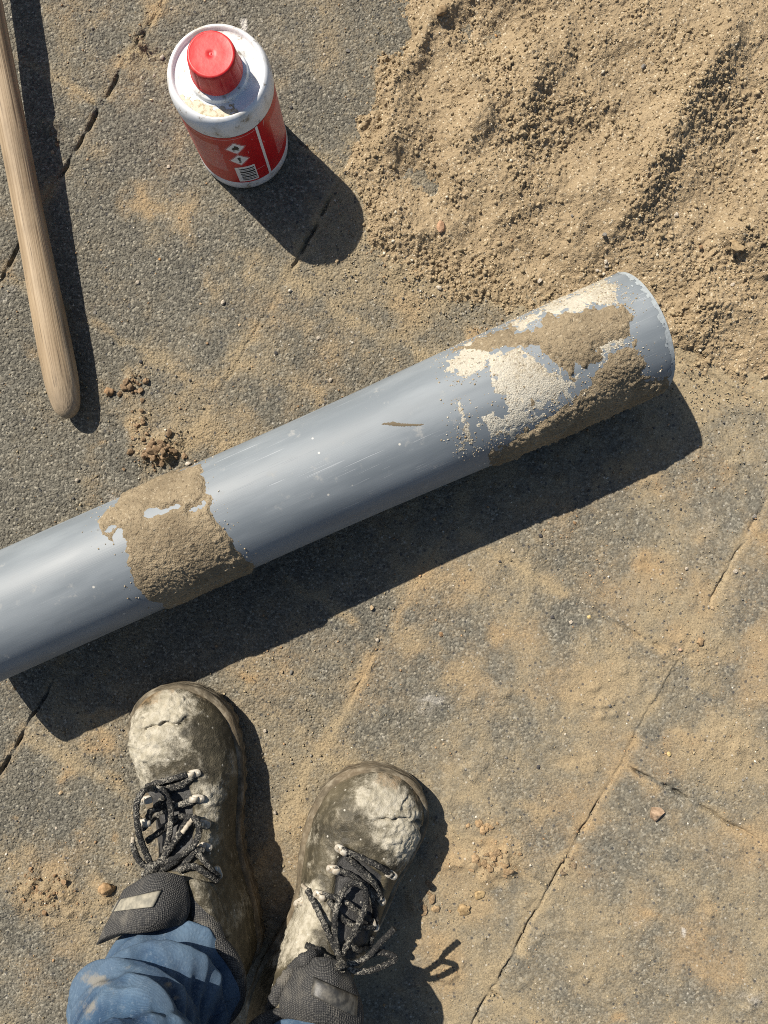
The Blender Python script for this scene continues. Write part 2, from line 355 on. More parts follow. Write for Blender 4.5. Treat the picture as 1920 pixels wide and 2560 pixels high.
# ------------------------------------------------------------------ paving slabs and ground
pav = tag(empty('pavement'), kind='structure')
def slab(k, j, dense):
    n0, d0 = nline(k), j * PITCH + djoint(k)
    PW = nline(k + 1) - n0
    rs = np.random.default_rng(abs(k * 131 + j * 17) + 5)
    P2 = PITCH
    if dense:
        e = np.array([0, .0011, .0022, .0034, .0048, .007]); mid = np.linspace(.0094, P2 - .0094, 110); midw = np.linspace(.0094, PW - .0094, 110)
    else:
        e = np.array([0, .0022, .006]); mid = np.linspace(.02, P2 - .02, 14); midw = np.linspace(.02, PW - .02, 14)
    c = np.concatenate([e, mid, P2 - e[::-1]])
    cw = np.concatenate([e, midw, PW - e[::-1]])
    A, B = np.meshgrid(cw, c, indexing='ij')
    cx, cy = EN * (n0 + PW / 2) + ED * (d0 + P2 / 2)
    # wander the joint a little so that edges are not ruler straight
    X = EN[0] * (n0 + A) + ED[0] * (d0 + B); Y = EN[1] * (n0 + A) + ED[1] * (d0 + B)
    wx = (fbm2(X * 30, Y * 30, 41, 4, .65) - .5) * .008; wy = (fbm2(X * 30, Y * 30, 43, 4, .65) - .5) * .008
    X = X + wx; Y = Y + wy
    u, v = proj(np.stack([X, Y, 0 * X], -1))
    r, g, p, l = dirt(X, Y, u, v)
    ed = np.minimum(np.minimum(A, PW - A), np.minimum(B, P2 - B))
    fill = np.clip(1.0 + .3 * (fbm2(X * 18, Y * 18, 21, 3) - .5), 0, 1)
    opn = np.zeros_like(X)
    for a, b, w in OPEN: opn = np.maximum(opn, np.exp(-(segd(u, v, a, b) / 26.0) ** 2) * min(1, w / 3))
    fill = fill * (1 - opn * sstep(.25, .55, fbm2(X * 70, Y * 70, 27, 2)))
    prof = sstep(.0003, .0030, ed)
    tilt = rs.normal(0, .0009, 2)
    z = relief(X, Y, l, r) - (1 - prof) * ((1 - fill) * .008 + .0003) - .0012 * (1 - sstep(0, .013, ed)) * (1 - fill * .95)
    z = z + rs.normal(0, .0004) * prof + prof * (tilt[0] * (A - PW / 2) + tilt[1] * (B - P2 / 2)) * 1.5
    # dirt gathers along the joints
    jd = np.exp(-(ed / .009) ** 2) * sstep(.3, .6, fbm2(X * 40, Y * 40, 51, 3)) * 1.1
    r = np.clip(r + jd * 0.55 - opn * (1 - prof) * .5, 0, 1.2)
    tone = rs.uniform(-.12, .2)
    r = np.clip(r + tone * .6, 0, 1.2)
    V = np.stack([X - cx, Y - cy, z], -1).reshape(-1, 3)
    me = raw_mesh('paving_slab', V, grid_quads(len(c), len(c))[:, ::-1])
    sm = np.clip(1 - .62 * sstep(1500, 2900, u + .8 * v) + .5 * (fbm2(X * 14, Y * 14, 77, 2) - .5), .2, 1)
    set_attr(me, 'mask', np.stack([r, g, p, sm], -1).reshape(-1, 4))
    o = link('paving_slab', me, MAT_PAVE, pav); o.location = (cx, cy, 0)
    return o
for k in range(-6, 6):
    for j in range(-6, 7):
        cx, cy = EN * ((nline(k) + nline(k + 1)) / 2) + ED * ((j + .5) * PITCH + djoint(k))
        if abs(cx) > 1.35 or abs(cy + .05) > 1.35: continue
        slab(k, j, abs(cx) < 0.63 and abs(cy) < 0.77)
bm = bmesh.new(); s = 60
vsq = [bm.verts.new(p) for p in ((-s, -s, -.02), (s, -s, -.02), (s, s, -.02), (-s, s, -.02))]; bm.faces.new(vsq)
me = bpy.data.meshes.new('ground'); bm.to_mesh(me); bm.free()
set_attr(me, 'mask', np.tile([.35, .2, 0, .6], (4, 1)))
tag(link('ground', me, MAT_PAVE, None, False), kind='structure')

# ------------------------------------------------------------------ sand heap
def sand_height(X, Y):
    u, v = proj(np.stack([X, Y, 0 * X], -1))
    wu = u + (fbm2(X * 30, Y * 30, 81, 4) - .5) * 110; wv = v + (fbm2(X * 30, Y * 30, 91, 4) - .5) * 110
    d = sdist(wu, wv, SANDPOLY) * M_PX
    thick = sstep(-.004, .05, d)
    h = -.0042 + .0062 * sstep(-.012, .035, d) + .015 * sstep(.02, .19, d)
    def ridge(a, b, w, amp):
        return 1.45 * amp * np.exp(-(segd(.45 * wu + .55 * u, .45 * wv + .55 * v, a, b) / (w * .85)) ** 2)
    h = h + (ridge((1090, 30), (1015, 130), 45, .006) + ridge((1015, 130), (950, 330), 48, .011) + ridge((1180, 230), (1210, 340), 36, .006) + ridge((1210, 340), (1120, 430), 36, .005) + ridge((1330, 200), (1300, 330), 30, .005) + ridge((1640, 440), (1480, 640), 40, .006) + ridge((1010, 330), (900, 430), 60, .007) + ridge((1120, 20), (1350, -20), 60, .005) + ridge((1400, 110), (1180, 330), 70, .006)
             + ridge((1800, 120), (1600, 420), 55, .012) + ridge((1820, 600), (1900, 650), 50, .012) + ridge((1250, 480), (1600, 500), 80, .006) + ridge((1480, 480), (1420, 640), 45, .005)
             + ridge((1750, 760), (1900, 820), 60, .007) + ridge((1600, 800), (1760, 900), 40, .005) + ridge((930, 560), (1120, 600), 45, .006)
             - ridge((1190, 95), (1330, 70), 85, .0085) - ridge((1480, 250), (1380, 420), 90, .004) - ridge((1850, 300), (1830, 420), 90, .006) - ridge((1010, 420), (1080, 480), 40, .005)) * thick
    rough = 0.5 + 1.15 * sstep(.35, .8, fbm2(X * 17, Y * 17, 101, 4)) + .5 * np.exp(-(d / .03) ** 2)
    h = h + .014 * (fbm2(X * 14, Y * 14, 111, 3) - .5) * thick + .009 * (fbm2(X * 45, Y * 45, 121, 3) - .5) * (0.4 + 0.6 * thick)
    def clump(s, seed, a):
        jx = X + (vn2(X * s * .9, Y * s * .9, seed + 50) - .5) * .5 / s; jy = Y + (vn2(X * s * .9 + 7, Y * s * .9, seed + 60) - .5) * .5 / s
        f, i = wor2(jx * s, jy * s, seed); return a * np.clip(1 - f * f * 1.6, 0, 1) * (0.3 + i)
    h = h + rough * (clump(70, 131, .0014) + clump(135, 141, .0018) + clump(250, 151, .0020)) + clump(430, 161, .0010)
    edge = sstep(-.016, .014, d + (fbm2(X * 50, Y * 50, 171, 4) - .5) * .05)
    return h * edge - .004 * (1 - edge), d
p0, p1 = at(800, 1150), at(2420, -500)
res = 0.00115
xs = np.arange(p0.x, p1.x, res); ys = np.arange(p0.y, p1.y, res)
# coarse outside the picture
xs = xs[(xs < .50) | (np.arange(len(xs)) % 4 == 0)]; ys = ys[(ys < .655) | (np.arange(len(ys)) % 4 == 0)]
X, Y = np.meshgrid(xs, ys, indexing='ij')
Hs, Ds = sand_height(X, Y)
V = np.stack([X, Y, Hs], -1).reshape(-1, 3); Q = grid_quads(len(xs), len(ys))
keep = (Hs.reshape(-1)[Q].max(1) > -.0025)
V, Q, _ = compact(V, Q, keep)
me = raw_mesh('sand_heap', V, Q)
tag(link('sand_heap', me, MAT_SAND), 'spread heap of damp yellow building sand on the paving', 'sand', kind='stuff')
SAND_BVH = None

# ------------------------------------------------------------------ loose grit (uncountable)
def grit(name, pts, rad, cols, mat):
    n = len(pts); base = np.array([(1, 0, 0), (-1, 0, 0), (0, 1, 0), (0, -1, 0), (0, 0, 1), (0, 0, -1)], float)
    fa = np.array([(0, 2, 4), (2, 1, 4), (1, 3, 4), (3, 0, 4), (2, 0, 5), (1, 2, 5), (3, 1, 5), (0, 3, 5)])
    a = rng.uniform(0, 6.283, n); sc = rad[:, None, None] * (0.6 + 0.8 * rng.random((n, 6, 1)))
    B = base[None] * sc; c, s_ = np.cos(a)[:, None], np.sin(a)[:, None]
    t = rng.normal(0, .4, n)[:, None]
    x, y, z = B[..., 0], B[..., 1], B[..., 2]; x, z = x + t * z, z - t * x
    Vv = np.stack([pts[:, None, 0] + c * x - s_ * y, pts[:, None, 1] + s_ * x + c * y, pts[:, None, 2] + z], -1).reshape(-1, 3)
    Qf = (np.arange(n)[:, None, None] * 6 + fa[None]).reshape(-1, 3)
    me = raw_mesh(name, Vv, Qf); set_attr(me, 'mask', np.repeat(np.c_[cols, np.ones(n)], 6, 0))
    return link(name, me, mat, None, False)
def mat_grit():
    m, nt, b = newmat('grit'); c = N(nt, 'ShaderNodeAttribute', attribute_name='mask').outputs['Color']
    finish(nt, b, c, 0.85, None, 0.3); return m
n = 60000
gx = rng.uniform(-.5, .5, n); gy = rng.uniform(-.62, .62, n)
gu, gv = proj(np.stack([gx, gy, 0 * gx], -1)); r_, g_, p_, l_ = dirt(gx, gy, gu, gv)
sp = sdist(gu, gv, SANDPOLY)
prob = 0.10 + 0.30 * r_ + l_ * 120 + 0.9 * np.exp(-(sp / 90) ** 2)
ok = (rng.random(n) < prob) & (sp < 40)
gx, gy, r_, g_, l_, sp = gx[ok], gy[ok], r_[ok], g_[ok], l_[ok], sp[ok]
gz = relief(gx, gy, l_, r_); n = len(gx)
rad = 0.00045 + 0.0011 * rng.random(n) ** 5 + 0.0003 * rng.random(n)
pal = np.array([SAND, SAND2, (.15, .14, .125), (.62, .56, .46), (.34, .22, .12), (.07, .07, .07), (.26, .24, .20)])
ci = rng.choice(len(pal), n, p=[.36, .26, .12, .05, .09, .04, .08])
ci = np.where((g_ > .5) & (rng.random(n) < .5), 4, ci)
cols = pal[ci] * rng.uniform(.7, 1.2, (n, 1))
# crumbs of sand lying on the heap
m_ = 42000
hx_ = rng.uniform(at(830, 0).x, .48, m_); hy_ = rng.uniform(at(0, 1080).y, .63, m_)
hz_, hd_ = sand_height(hx_[None], hy_[None]); hz_ = hz_[0]; hd_ = hd_[0]
okh = (hz_ > .0005) & (rng.random(m_) < .22 + .7 * sstep(.35, .8, fbm2(hx_ * 17, hy_ * 17, 101, 4)) + .5 * np.exp(-(hd_ / .03) ** 2))
hx_, hy_, hz_ = hx_[okh], hy_[okh], hz_[okh]; m_ = len(hx_)
hr_ = .0005 + .0006 * rng.random(m_) + .0022 * rng.random(m_) ** 8
hc_ = np.array([(.365, .285, .175), (.31, .24, .142), (.25, .188, .11), (.58, .51, .39)])[rng.choice(4, m_, p=[.45, .33, .2, .02])] * rng.uniform(.8, 1.1, (m_, 1))
tag(grit('sand_crumbs', np.stack([hx_, hy_, hz_ + hr_ * .2], -1), hr_, hc_, mat_grit()), 'small crumbs of damp sand covering the sand heap', 'sand', kind='stuff')
tag(grit('loose_grit', np.stack([gx, gy, gz + rad * .3], -1), rad, cols, mat_grit()), 'fine loose grit and sand grains strewn over the paving', 'grit', kind='stuff')
# ------------------------------------------------------------------ grey drain pipe
def mat_pvc():
    m, nt, b = newmat('grey_pvc'); p = opos(nt)
    n1 = noise(nt, scalev(nt, p, (3, 14, 14)), 3, 4)
    col = mixc(nt, remap(nt, n1, 0.35, 0.7), (0.150, 0.171, 0.188), (0.200, 0.223, 0.240))
    # hairline scratches along the pipe and a few across
    s1 = noise(nt, scalev(nt, p, (4, 300, 300)), 4, 2, 0.5); sc = remap(nt, s1, 0.66, 0.72)
    s2 = noise(nt, N(nt, 'ShaderNodeMapping', {'Vector': p, 'Rotation': (0, 0, 0.5), 'Scale': (14, 420, 300)}).outputs[0], 1.0, 2, 0.5); sc2 = remap(nt, s2, 0.70, 0.74)
    area = remap(nt, noise(nt, scalev(nt, p, (1, 3, 3)), 5, 2), 0.45, 0.6)
    sall = mth(nt, 'MULTIPLY', mth(nt, 'MAXIMUM', sc, sc2), area)
    col = mixc(nt, mth(nt, 'MULTIPLY', sall, 0.38), col, (0.46, 0.48, 0.50))
    dust = remap(nt, noise(nt, p, 55, 5, 0.7), 0.60, 0.78)
    col = mixc(nt, mth(nt, 'MULTIPLY', dust, 0.5), col, (0.42, 0.40, 0.36))
    spk = voro(nt, p, 120, out=1); ss = N(nt, 'ShaderNodeSeparateColor', {0: spk}); sdn = voro(nt, p, 120)
    sk = mth(nt, 'MULTIPLY', remap(nt, ss.outputs[0], 0.965, 0.97), remap(nt, sdn, 0.2, 0.1))
    col = mixc(nt, mth(nt, 'MULTIPLY', sk, 0.8), col, (0.6, 0.57, 0.5))
    rough = mth(nt, 'ADD', remap(nt, n1, 0.3, 0.7, 0.50, 0.60), mth(nt, 'MULTIPLY', mth(nt, 'MAXIMUM', dust, sall), 0.25))
    h = mth(nt, 'ADD', mth(nt, 'MULTIPLY', s1, 0.35), mth(nt, 'MULTIPLY', sall, -0.6))
    finish(nt, b, col, rough, bump(nt, h, 0.00025, 0.6), 0.5)
    return m
MAT_PVC = mat_pvc()
RP, RS = 0.0620, 0.0664
cL = at(564, 1290, RP + .017); cR = at(1600, 830, RS + .001)
axis = (cR - cL).normalized(); side = Vector((0, 0, 1)).cross(axis).normalized(); upv = axis.cross(side)
LEFT = -0.60; RIGHT = (cR - cL).length
SOCK = (at(1150, 1030, RS) - cL).dot(axis)
PM = Matrix(((axis.x, side.x, upv.x, cL.x), (axis.y, side.y, upv.y, cL.y), (axis.z, side.z, upv.z, cL.z), (0, 0, 0, 1)))
PMn = np.array(PM)
# left end from its shadow corner on the ground
def pipe_r(s):
    return RP + (RS - RP) * sstep(SOCK - .19, SOCK + .12, s)
LEFT = (at(-135, 1590, RP) - cL).dot(axis)
ss_ = np.unique(np.concatenate([np.linspace(LEFT + .004, RIGHT - .012, 160), np.linspace(SOCK - .05, SOCK + .05, 30)]))
prof = [(LEFT, RP - .0035)] + [(LEFT, RP - .001), (LEFT + .001, RP)] + [(s, float(pipe_r(s)) ) for s in ss_] + [(RIGHT - .003, RS), (RIGHT - .0008, RS - .0006), (RIGHT, RS - .0016), (RIGHT, RS - .0036), (RIGHT - .02, RS - .0040), (SOCK + .02, RS - .0040), (SOCK - .01, RP - .0034), (LEFT, RP - .0035)]
prof = np.array(prof); aa = np.linspace(0, 2 * math.pi, 128, endpoint=False)
Vp = np.stack([prof[:, 0][:, None] + 0 * aa, prof[:, 1][:, None] * np.cos(aa), prof[:, 1][:, None] * np.sin(aa)], -1).reshape(-1, 3)
pipe = link('drain_pipe', raw_mesh('drain_pipe', Vp, grid_quads(len(prof), 128, wrap_v=True)[:, ::-1]), MAT_PVC)
pipe.matrix_world = PM
tag(pipe, 'scratched grey plastic drain pipe with socket end, caked with mud, lying on the paving', 'pipe')
A5 = lambda L: [(200 + x / 3.456, 1120 + y / 3.456) for x, y in L]
B4 = lambda L: [(1050 + x / 2.476, 680 + y / 2.476) for x, y in L]
BAND = A5([(155,640),(240,530),(430,340),(700,220),(1040,140),(1060,200),(1040,240),(1085,310),(1090,370),(1140,400),(1150,470),(1125,500),(1165,600),(1230,690),(1330,790),(1360,860),(1430,950),(1500,1030),(1640,1040),(1500,1200),(900,1460),(730,1410),(740,1350),(650,1320),(590,1290),(530,1260),(470,1190),(440,1060),(400,960),(385,830),(390,720),(350,700),(300,740),(285,800),(260,790),(250,760),(200,750),(180,700)])
BHOLE = [A5([(550,560),(620,510),(710,520),(900,480),(880,512),(740,572),(600,612),(555,590)]), A5([(1070,440),(1092,425),(1085,480),(960,557),(1000,505)]), A5([(195,715),(250,660),(320,665),(330,690),(260,735)])]
MUD1 = B4([(190,500),(330,425),(560,318),(600,375),(660,350),(720,320),(780,255),(900,262),(1040,222),(1280,180),(1300,240),(1340,245),(1310,330),(1310,400),(1200,410),(1080,480),(1170,500),(1130,545),(1030,580),(975,575),(965,640),(955,690),(915,690),(890,620),(820,560),(760,510),(690,465),(610,455),(480,490),(370,500)])
MUD2 = B4([(1325,430),(1325,530),(1385,490),(1380,625),(1475,630),(1400,665),(1590,670),(1440,830),(1000,1040),(700,1160),(460,1220),(425,1130),(560,1040),(700,940),(800,880),(900,840),(1000,760),(1040,690),(1030,660),(1080,630),(1150,560),(1200,480),(1260,440)])
MUD3 = B4([(630,690),(690,720),(715,800),(700,860),(670,830),(680,770),(640,720)])
LIM1 = B4([(400,520),(620,452),(665,505),(760,565),(880,612),(940,700),(870,800),(720,850),(700,930),(600,1000),(450,1012),(385,960),(400,900),(460,840),(470,900),(500,920),(530,850),(500,740),(440,640)])
LIM2 = B4([(490,340),(560,318),(780,190),(1000,90),(1180,35),(1240,110),(1225,180),(1040,225),(920,268),(780,252),(720,318),(640,360),(590,372)])
LIM3 = B4([(205,815),(240,810),(290,920),(330,1030),(355,1095),(265,1112),(255,1010),(228,900)])
LIM4 = B4([(960,610),(1130,560),(1290,420),(1240,400),(1120,440),(1060,480),(1150,520),(1020,600),(900,760),(700,880),(620,960),(800,880),(960,770)])
FILM = B4([(150,560),(330,430),(480,490),(430,560),(300,660),(180,650)])
def crust(name, polys, holes, mat, thick, s0, s1, seed, ragged=10, patchy=0.0, res=.0011, edge=9.0, rg=1.0):
    s = np.arange(s0, s1, res); th = np.arange(-.55, math.pi + .55, res / RP)
    S, T = np.meshgrid(s, th, indexing='ij'); r = pipe_r(S)
    C = np.stack([S, r * np.cos(T), r * np.sin(T)], -1)
    Wp = C @ PMn[:3, :3].T + PMn[:3, 3]
    u, v = proj(Wp)
    nrm = np.stack([0 * S, np.cos(T), np.sin(T)], -1) @ PMn[:3, :3].T
    vd = np.array([0, 0, CAM_H]) - Wp; vis = (nrm * vd).sum(-1) / np.linalg.norm(vd, axis=-1)
    k = RP * T
    wu = u + (fbm2(S * 90, k * 90, seed, 4) - .5) * ragged * 4; wv = v + (fbm2(S * 90, k * 90, seed + 9, 4) - .5) * ragged * 4
    d = np.full(S.shape, -1e9)
    for p in polys: d = np.maximum(d, sdist(wu, wv, p))
    for p in holes: d = np.minimum(d, -sdist(wu, wv, p))
    d = np.where(vis < -.3, -50, d)
    if patchy > 0: d = d - patchy * 60 * np.clip(fbm2(S * 260, k * 260, seed + 20, 3) - .42, 0, 1)
    f1, i1 = wor2(S * 420, k * 420, seed + 30); f2, i2 = wor2(S * 170, k * 170, seed + 31)
    rough = .0011 * np.clip(1 - f1, 0, 1) * (.3 + i1) + .0011 * np.clip(1 - 1.3 * f2, 0, 1) * sstep(.75, .98, i2) + .0016 * (fbm2(S * 70, k * 70, seed + 40, 3) - .4)
    rough = rough * rg
    h = thick * sstep(-1, edge, d) + rough * sstep(-1, edge, d) * min(1, thick / .0012)
    h = np.where(d > -2, np.maximum(h, .00015), -.0004)
    R = r + h
    V = np.stack([S, R * np.cos(T), R * np.sin(T)], -1).reshape(-1, 3); Q = grid_quads(len(s), len(th))
    dd = d.reshape(-1)
    keep = dd[Q].max(1) > -1.0
    V, Q, _ = compact(V, Q, keep)
    return link(name, raw_mesh(name, V, Q), mat, pipe)
b0 = (at(180, 1400, .05) - cL).dot(axis); b1 = (at(720, 1200, .05) - cL).dot(axis)
o = crust('mud_band', [BAND], BHOLE, MAT_CRUST, .0016, b0 - .07, b1 + .06, 201, 6, .12, edge=12.0, rg=1.35)
tag(o, 'dry brown sandy mud band wrapped round the pipe')
c0 = (at(1080, 1100, .06) - cL).dot(axis) - .04
o = crust('lime_smear', [LIM1, LIM2, LIM3, LIM4, FILM], [], MAT_LIME, .0003, c0 - .05, RIGHT - .004, 231, 12, .85, edge=20.0, rg=1.6); tag(o, 'pale chalky crust smeared on the pipe socket')
o = crust('mud_cake', [MUD1, MUD2, MUD3], [], MAT_CRUST, .0012, c0 - .05, RIGHT - .004, 261, 9, .45, edge=16.0, rg=1.9); tag(o, 'brown mud caked on the pipe socket')

# ------------------------------------------------------------------ glue bottle
def mat_bottle_white():
    m, nt, b = newmat('white_plastic'); p = opos(nt)
    n = noise(nt, p, 38, 5, 0.65); n2 = noise(nt, p, 75, 6, 0.75)
    col = mixc(nt, mth(nt, 'MULTIPLY', remap(nt, n, 0.46, 0.70), 0.62), (0.68, 0.69, 0.70), (0.36, 0.32, 0.24))
    col = mixc(nt, mth(nt, 'MULTIPLY', remap(nt, n2, 0.585, 0.65), 0.75), col, (0.20, 0.16, 0.11))
    finish(nt, b, col, 0.38, bump(nt, n2, 0.0002, 0.2), 0.45); return m
def mat_red_label():
    m, nt, b = newmat('red_label'); tc = N(nt, 'ShaderNodeTexCoord'); p = tc.outputs['Object']
    uv = tc.outputs['UV']; sx = N(nt, 'ShaderNodeSeparateXYZ', {0: uv})
    U, Vv = sx.outputs[0], sx.outputs[1]
    col = mixc(nt, remap(nt, noise(nt, p, 30, 3), 0.3, 0.7), (0.42, 0.006, 0.010), (0.52, 0.012, 0.016))
    # rows of small print in two columns (degrees of turn in U, metres of height in V)
    row = mth(nt, 'FRACT', mth(nt, 'MULTIPLY', Vv, 620.0)); rows = mth(nt, 'GREATER_THAN', row, 0.55)
    wrd = noise(nt, N(nt, 'ShaderNodeCombineXYZ', {0: mth(nt, 'MULTIPLY', U, 2.4), 1: mth(nt, 'MULTIPLY', mth(nt, 'FLOOR', mth(nt, 'MULTIPLY', Vv, 620.0)), 7.3), 2: 0.0}).outputs[0], 1.0, 3, 0.7)
    wrd = mth(nt, 'GREATER_THAN', wrd, 0.47)
    def box(u0, u1, v0, v1):
        a = mth(nt, 'MULTIPLY', mth(nt, 'GREATER_THAN', U, u0), mth(nt, 'LESS_THAN', U, u1))
        c = mth(nt, 'MULTIPLY', mth(nt, 'GREATER_THAN', Vv, v0), mth(nt, 'LESS_THAN', Vv, v1))
        return mth(nt, 'MULTIPLY', a, c)
    zone = mth(nt, 'MAXIMUM', box(-44, 30, .030, .094), box(100, 168, .040, .092))
    txt = mth(nt, 'MULTIPLY', mth(nt, 'MULTIPLY', rows, wrd), zone)
    col = mixc(nt, mth(nt, 'MULTIPLY', txt, 0.62), col, (0.75, 0.55, 0.52))
    lines = mth(nt, 'MAXIMUM', box(53, 160, .1030, .1036), mth(nt, 'MAXIMUM', box(54, 66, .0355, .0361), box(66, 66.6, .018, .036)))
    col = mixc(nt, mth(nt, 'MULTIPLY', lines, 0.6), col, (0.8, 0.6, 0.58))
    wear = remap(nt, noise(nt, p, 130, 4, 0.75), 0.66, 0.72); wear2 = remap(nt, noise(nt, scalev(nt, p, (1, 1, .25)), 300, 2), 0.70, 0.74)
    col = mixc(nt, mth(nt, 'MULTIPLY', mth(nt, 'MAXIMUM', wear, wear2), 0.55), col, (0.62, 0.45, 0.40))
    dirtm = remap(nt, noise(nt, p, 18, 4), 0.58, 0.75); col = mixc(nt, mth(nt, 'MULTIPLY', dirtm, 0.35), col, (0.28, 0.16, 0.10))
    finish(nt, b, col, 0.34, None, 0.5); return m
def mat_glue_stain():
    m, nt, b = newmat('glue_stain'); p = opos(nt); n = noise(nt, p, 120, 5, 0.7)
    col = ramp(nt, n, [(.3, (.42, .35, .22)), (.46, (.52, .47, .36)), (.58, (.28, .21, .10)), (.75, (.10, .075, .045))])
    finish(nt, b, col, 0.5, bump(nt, n, .0003, .5), .4); return m
MAT_WHITE = mat_bottle_white(); MAT_LABEL = mat_red_label()
MAT_PRINTW = mat_plain('white_print', (0.78, 0.77, 0.75), 0.4); MAT_PRINTK = mat_plain('black_print', (0.02, 0.02, 0.022), 0.45); MAT_PRINTR = mat_plain('red_print', (0.55, 0.01, 0.02), 0.4)
MAT_CAP = mat_plain('red_cap', (0.50, 0.010, 0.014), 0.46, 0.4, (110, (0.56, 0.05, 0.045), 0.0004))
BR = 0.0514
bc = at(611, 365); bz = .0012
bottle = tag(empty('glue_bottle', (bc.x, bc.y, bz)), 'white plastic glue bottle with red screw cap and red warning label', 'bottle')
prof = [(0, .001), (BR - .010, 0.0), (BR - .003, .0), (BR - .0006, .0022), (BR, .006), (BR, .0145), (BR - .0007, .0155), (BR - .0007, .1074), (BR, .1082)]
prof += [tuple(p) for p in smooth_prof([(BR, .1100), (BR + .0003, .120), (BR - .0006, .126), (BR - .0027, .1305), (BR - .0055, .1325), (BR - .0072, .1318)], 5)]
prof += [(BR - .0080, .1300), (BR - .0088, .1292), (.040, .1290), (.0305, .1296), (.0298, .1302), (.0293, .1330), (.0285, .1338), (.0262, .1342), (.0250, .1345), (.0225, .136), (.0215, .146)]
link('bottle_body', lathe('bottle_body', prof, 128), MAT_WHITE, bottle)
def capr(a, Z, R):
    k = np.clip((.1565 - Z) / .002, 0, 1) * np.clip((Z - .1368) / .001, 0, 1)
    q = np.abs(np.mod(a * 12 / (2 * math.pi) + .3, 1.0) - .5) * 2
    return -k * .0009 * sstep(.72, .95, q) + 0 * R
cpz = [(.0245, .1352), (.0254, .1354), (.0256, .1372), (.0251, .1380), (.0243, .1500), (.0234, .1615), (.0231, .1640), (.0224, .1662), (.0208, .1672), (.0202, .1670), (.0198, .1669), (.0120, .16688), (.0060, .16687), (.0024, .16687), (.0021, .1666), (.0011, .1666), (.0008, .1668), (0, .1668)]
cpz = [(r_c, .1352 + (z_c - .1352) * .74) for r_c, z_c in cpz]
link('screw_cap', lathe('screw_cap', cpz, 144, capr), MAT_CAP, bottle)
# red label sleeve, U = turn in degrees (picture-wise clockwise from +x), V = height
def wrap(name, u0, u1, z0, z1, off, mat, parent, nu=None):
    nu = nu or max(2, int((u1 - u0) / 3)); a = np.linspace(u0, u1, nu); z = np.linspace(z0, z1, 12)
    Aq, Zq = np.meshgrid(a, z, indexing='ij'); R = BR - .0007 + off
    V = np.stack([R * np.cos(np.radians(-Aq)), R * np.sin(np.radians(-Aq)), Zq], -1).reshape(-1, 3)
    Q = grid_quads(nu, 12)[:, ::-1]; me = raw_mesh(name, V, Q)
    uvl = me.uv_layers.new(name='UVMap'); li = np.empty(len(me.loops), np.int32); me.loops.foreach_get('vertex_index', li)
    uvl.data.foreach_set('uv', np.stack([Aq.ravel()[li], Zq.ravel()[li]], -1).astype(np.float32).ravel())
    return link(name, me, mat, parent)
lab = wrap('label', -190, 168, .0158, .1070, .00035, MAT_LABEL, bottle, 160)
wrap('label_stripe', 48.2, 51.6, .0160, .1068, .0005, MAT_PRINTW, lab)
def shape(name, pts, off, mat, ac, zc, rot=0.0, sc=1.0):
    """flat print wrapped on the sleeve; pts in metres (right, up)"""
    c, s_ = math.cos(rot), math.sin(rot)
    bm = bmesh.new(); R = BR - .0007 + off; ring = []
    for x, y in pts:
        x, y = (c * x - s_ * y) * sc, (s_ * x + c * y) * sc
        a = math.radians(-ac) + x / R
        ring.append(bm.verts.new((R * math.cos(a), R * math.sin(a), zc + y)))
    f = bm.faces.new(ring); bmesh.ops.triangulate(bm, faces=[f])
    # split so that the print follows the curve
    bmesh.ops.subdivide_edges(bm, edges=bm.edges[:], cuts=2, use_grid_fill=True)
    for v in bm.verts:
        k = R / math.hypot(v.co.x, v.co.y); v.co.x *= k; v.co.y *= k
    bmesh.ops.recalc_face_normals(bm, faces=bm.faces[:])
    me = bpy.data.meshes.new(name); bm.to_mesh(me); bm.free()
    return link(name, me, mat, lab)
dia = lambda h: [(h, 0), (0, h), (-h, 0), (0, -h)]
flame = [(-.0030,-.0030),(-.0036,-.0012),(-.0030,.0008),(-.0024,-.0002),(-.0020,.0022),(-.0011,.0010),(-.0004,.0046),(.0008,.0014),(.0016,.0030),(.0018,.0008),(.0028,.0018),(.0033,-.0004),(.0036,-.0016),(.0030,-.0030),(.0012,-.0033),(.0022,-.0018),(.0008,-.0008),(.0002,.0008),(-.0008,-.0008),(-.0020,-.0020),(-.0010,-.0033)]
for zc, kind in ((.0867, 'flame'), (.0640, 'bang')):
    shape('hazard_symbol', dia(.0113), .0005, MAT_PRINTW, 81, zc)
    shape('hazard_symbol', dia(.0109), .00056, MAT_PRINTR, 81, zc); shape('hazard_symbol', dia(.0098), .00062, MAT_PRINTW, 81, zc)
    if kind == 'flame':
        shape('flame_mark', flame, .00072, MAT_PRINTK, 81, zc + .0006, 0, 1.05)
        shape('flame_mark', [(-.0036, -.0043), (.0036, -.0043), (.0036, -.0048), (-.0036, -.0048)], .00072, MAT_PRINTK, 81, zc + .0004)
    else:
        shape('exclamation_mark', [(-.0014, .0050), (.0014, .0050), (.0017, .0035), (.0008, -.0018), (-.0008, -.0018), (-.0017, .0035)], .00072, MAT_PRINTK, 81, zc)
        shape('exclamation_mark', [(.0014 * math.cos(t), -.0038 + .0014 * math.sin(t)) for t in np.linspace(0, 6.283, 10, endpoint=False)], .00072, MAT_PRINTK, 81, zc)
wrap('barcode', 66, 91, .0185, .0490, .0005, MAT_PRINTW, lab)
zb = .0212
for w in [.0016, .0010, .0024, .0012, .0018, .0026, .0010, .0020]:
    wrap('barcode_bar', 67.5, 86, zb, zb + w, .00062, MAT_PRINTK, lab); zb += w + .0015
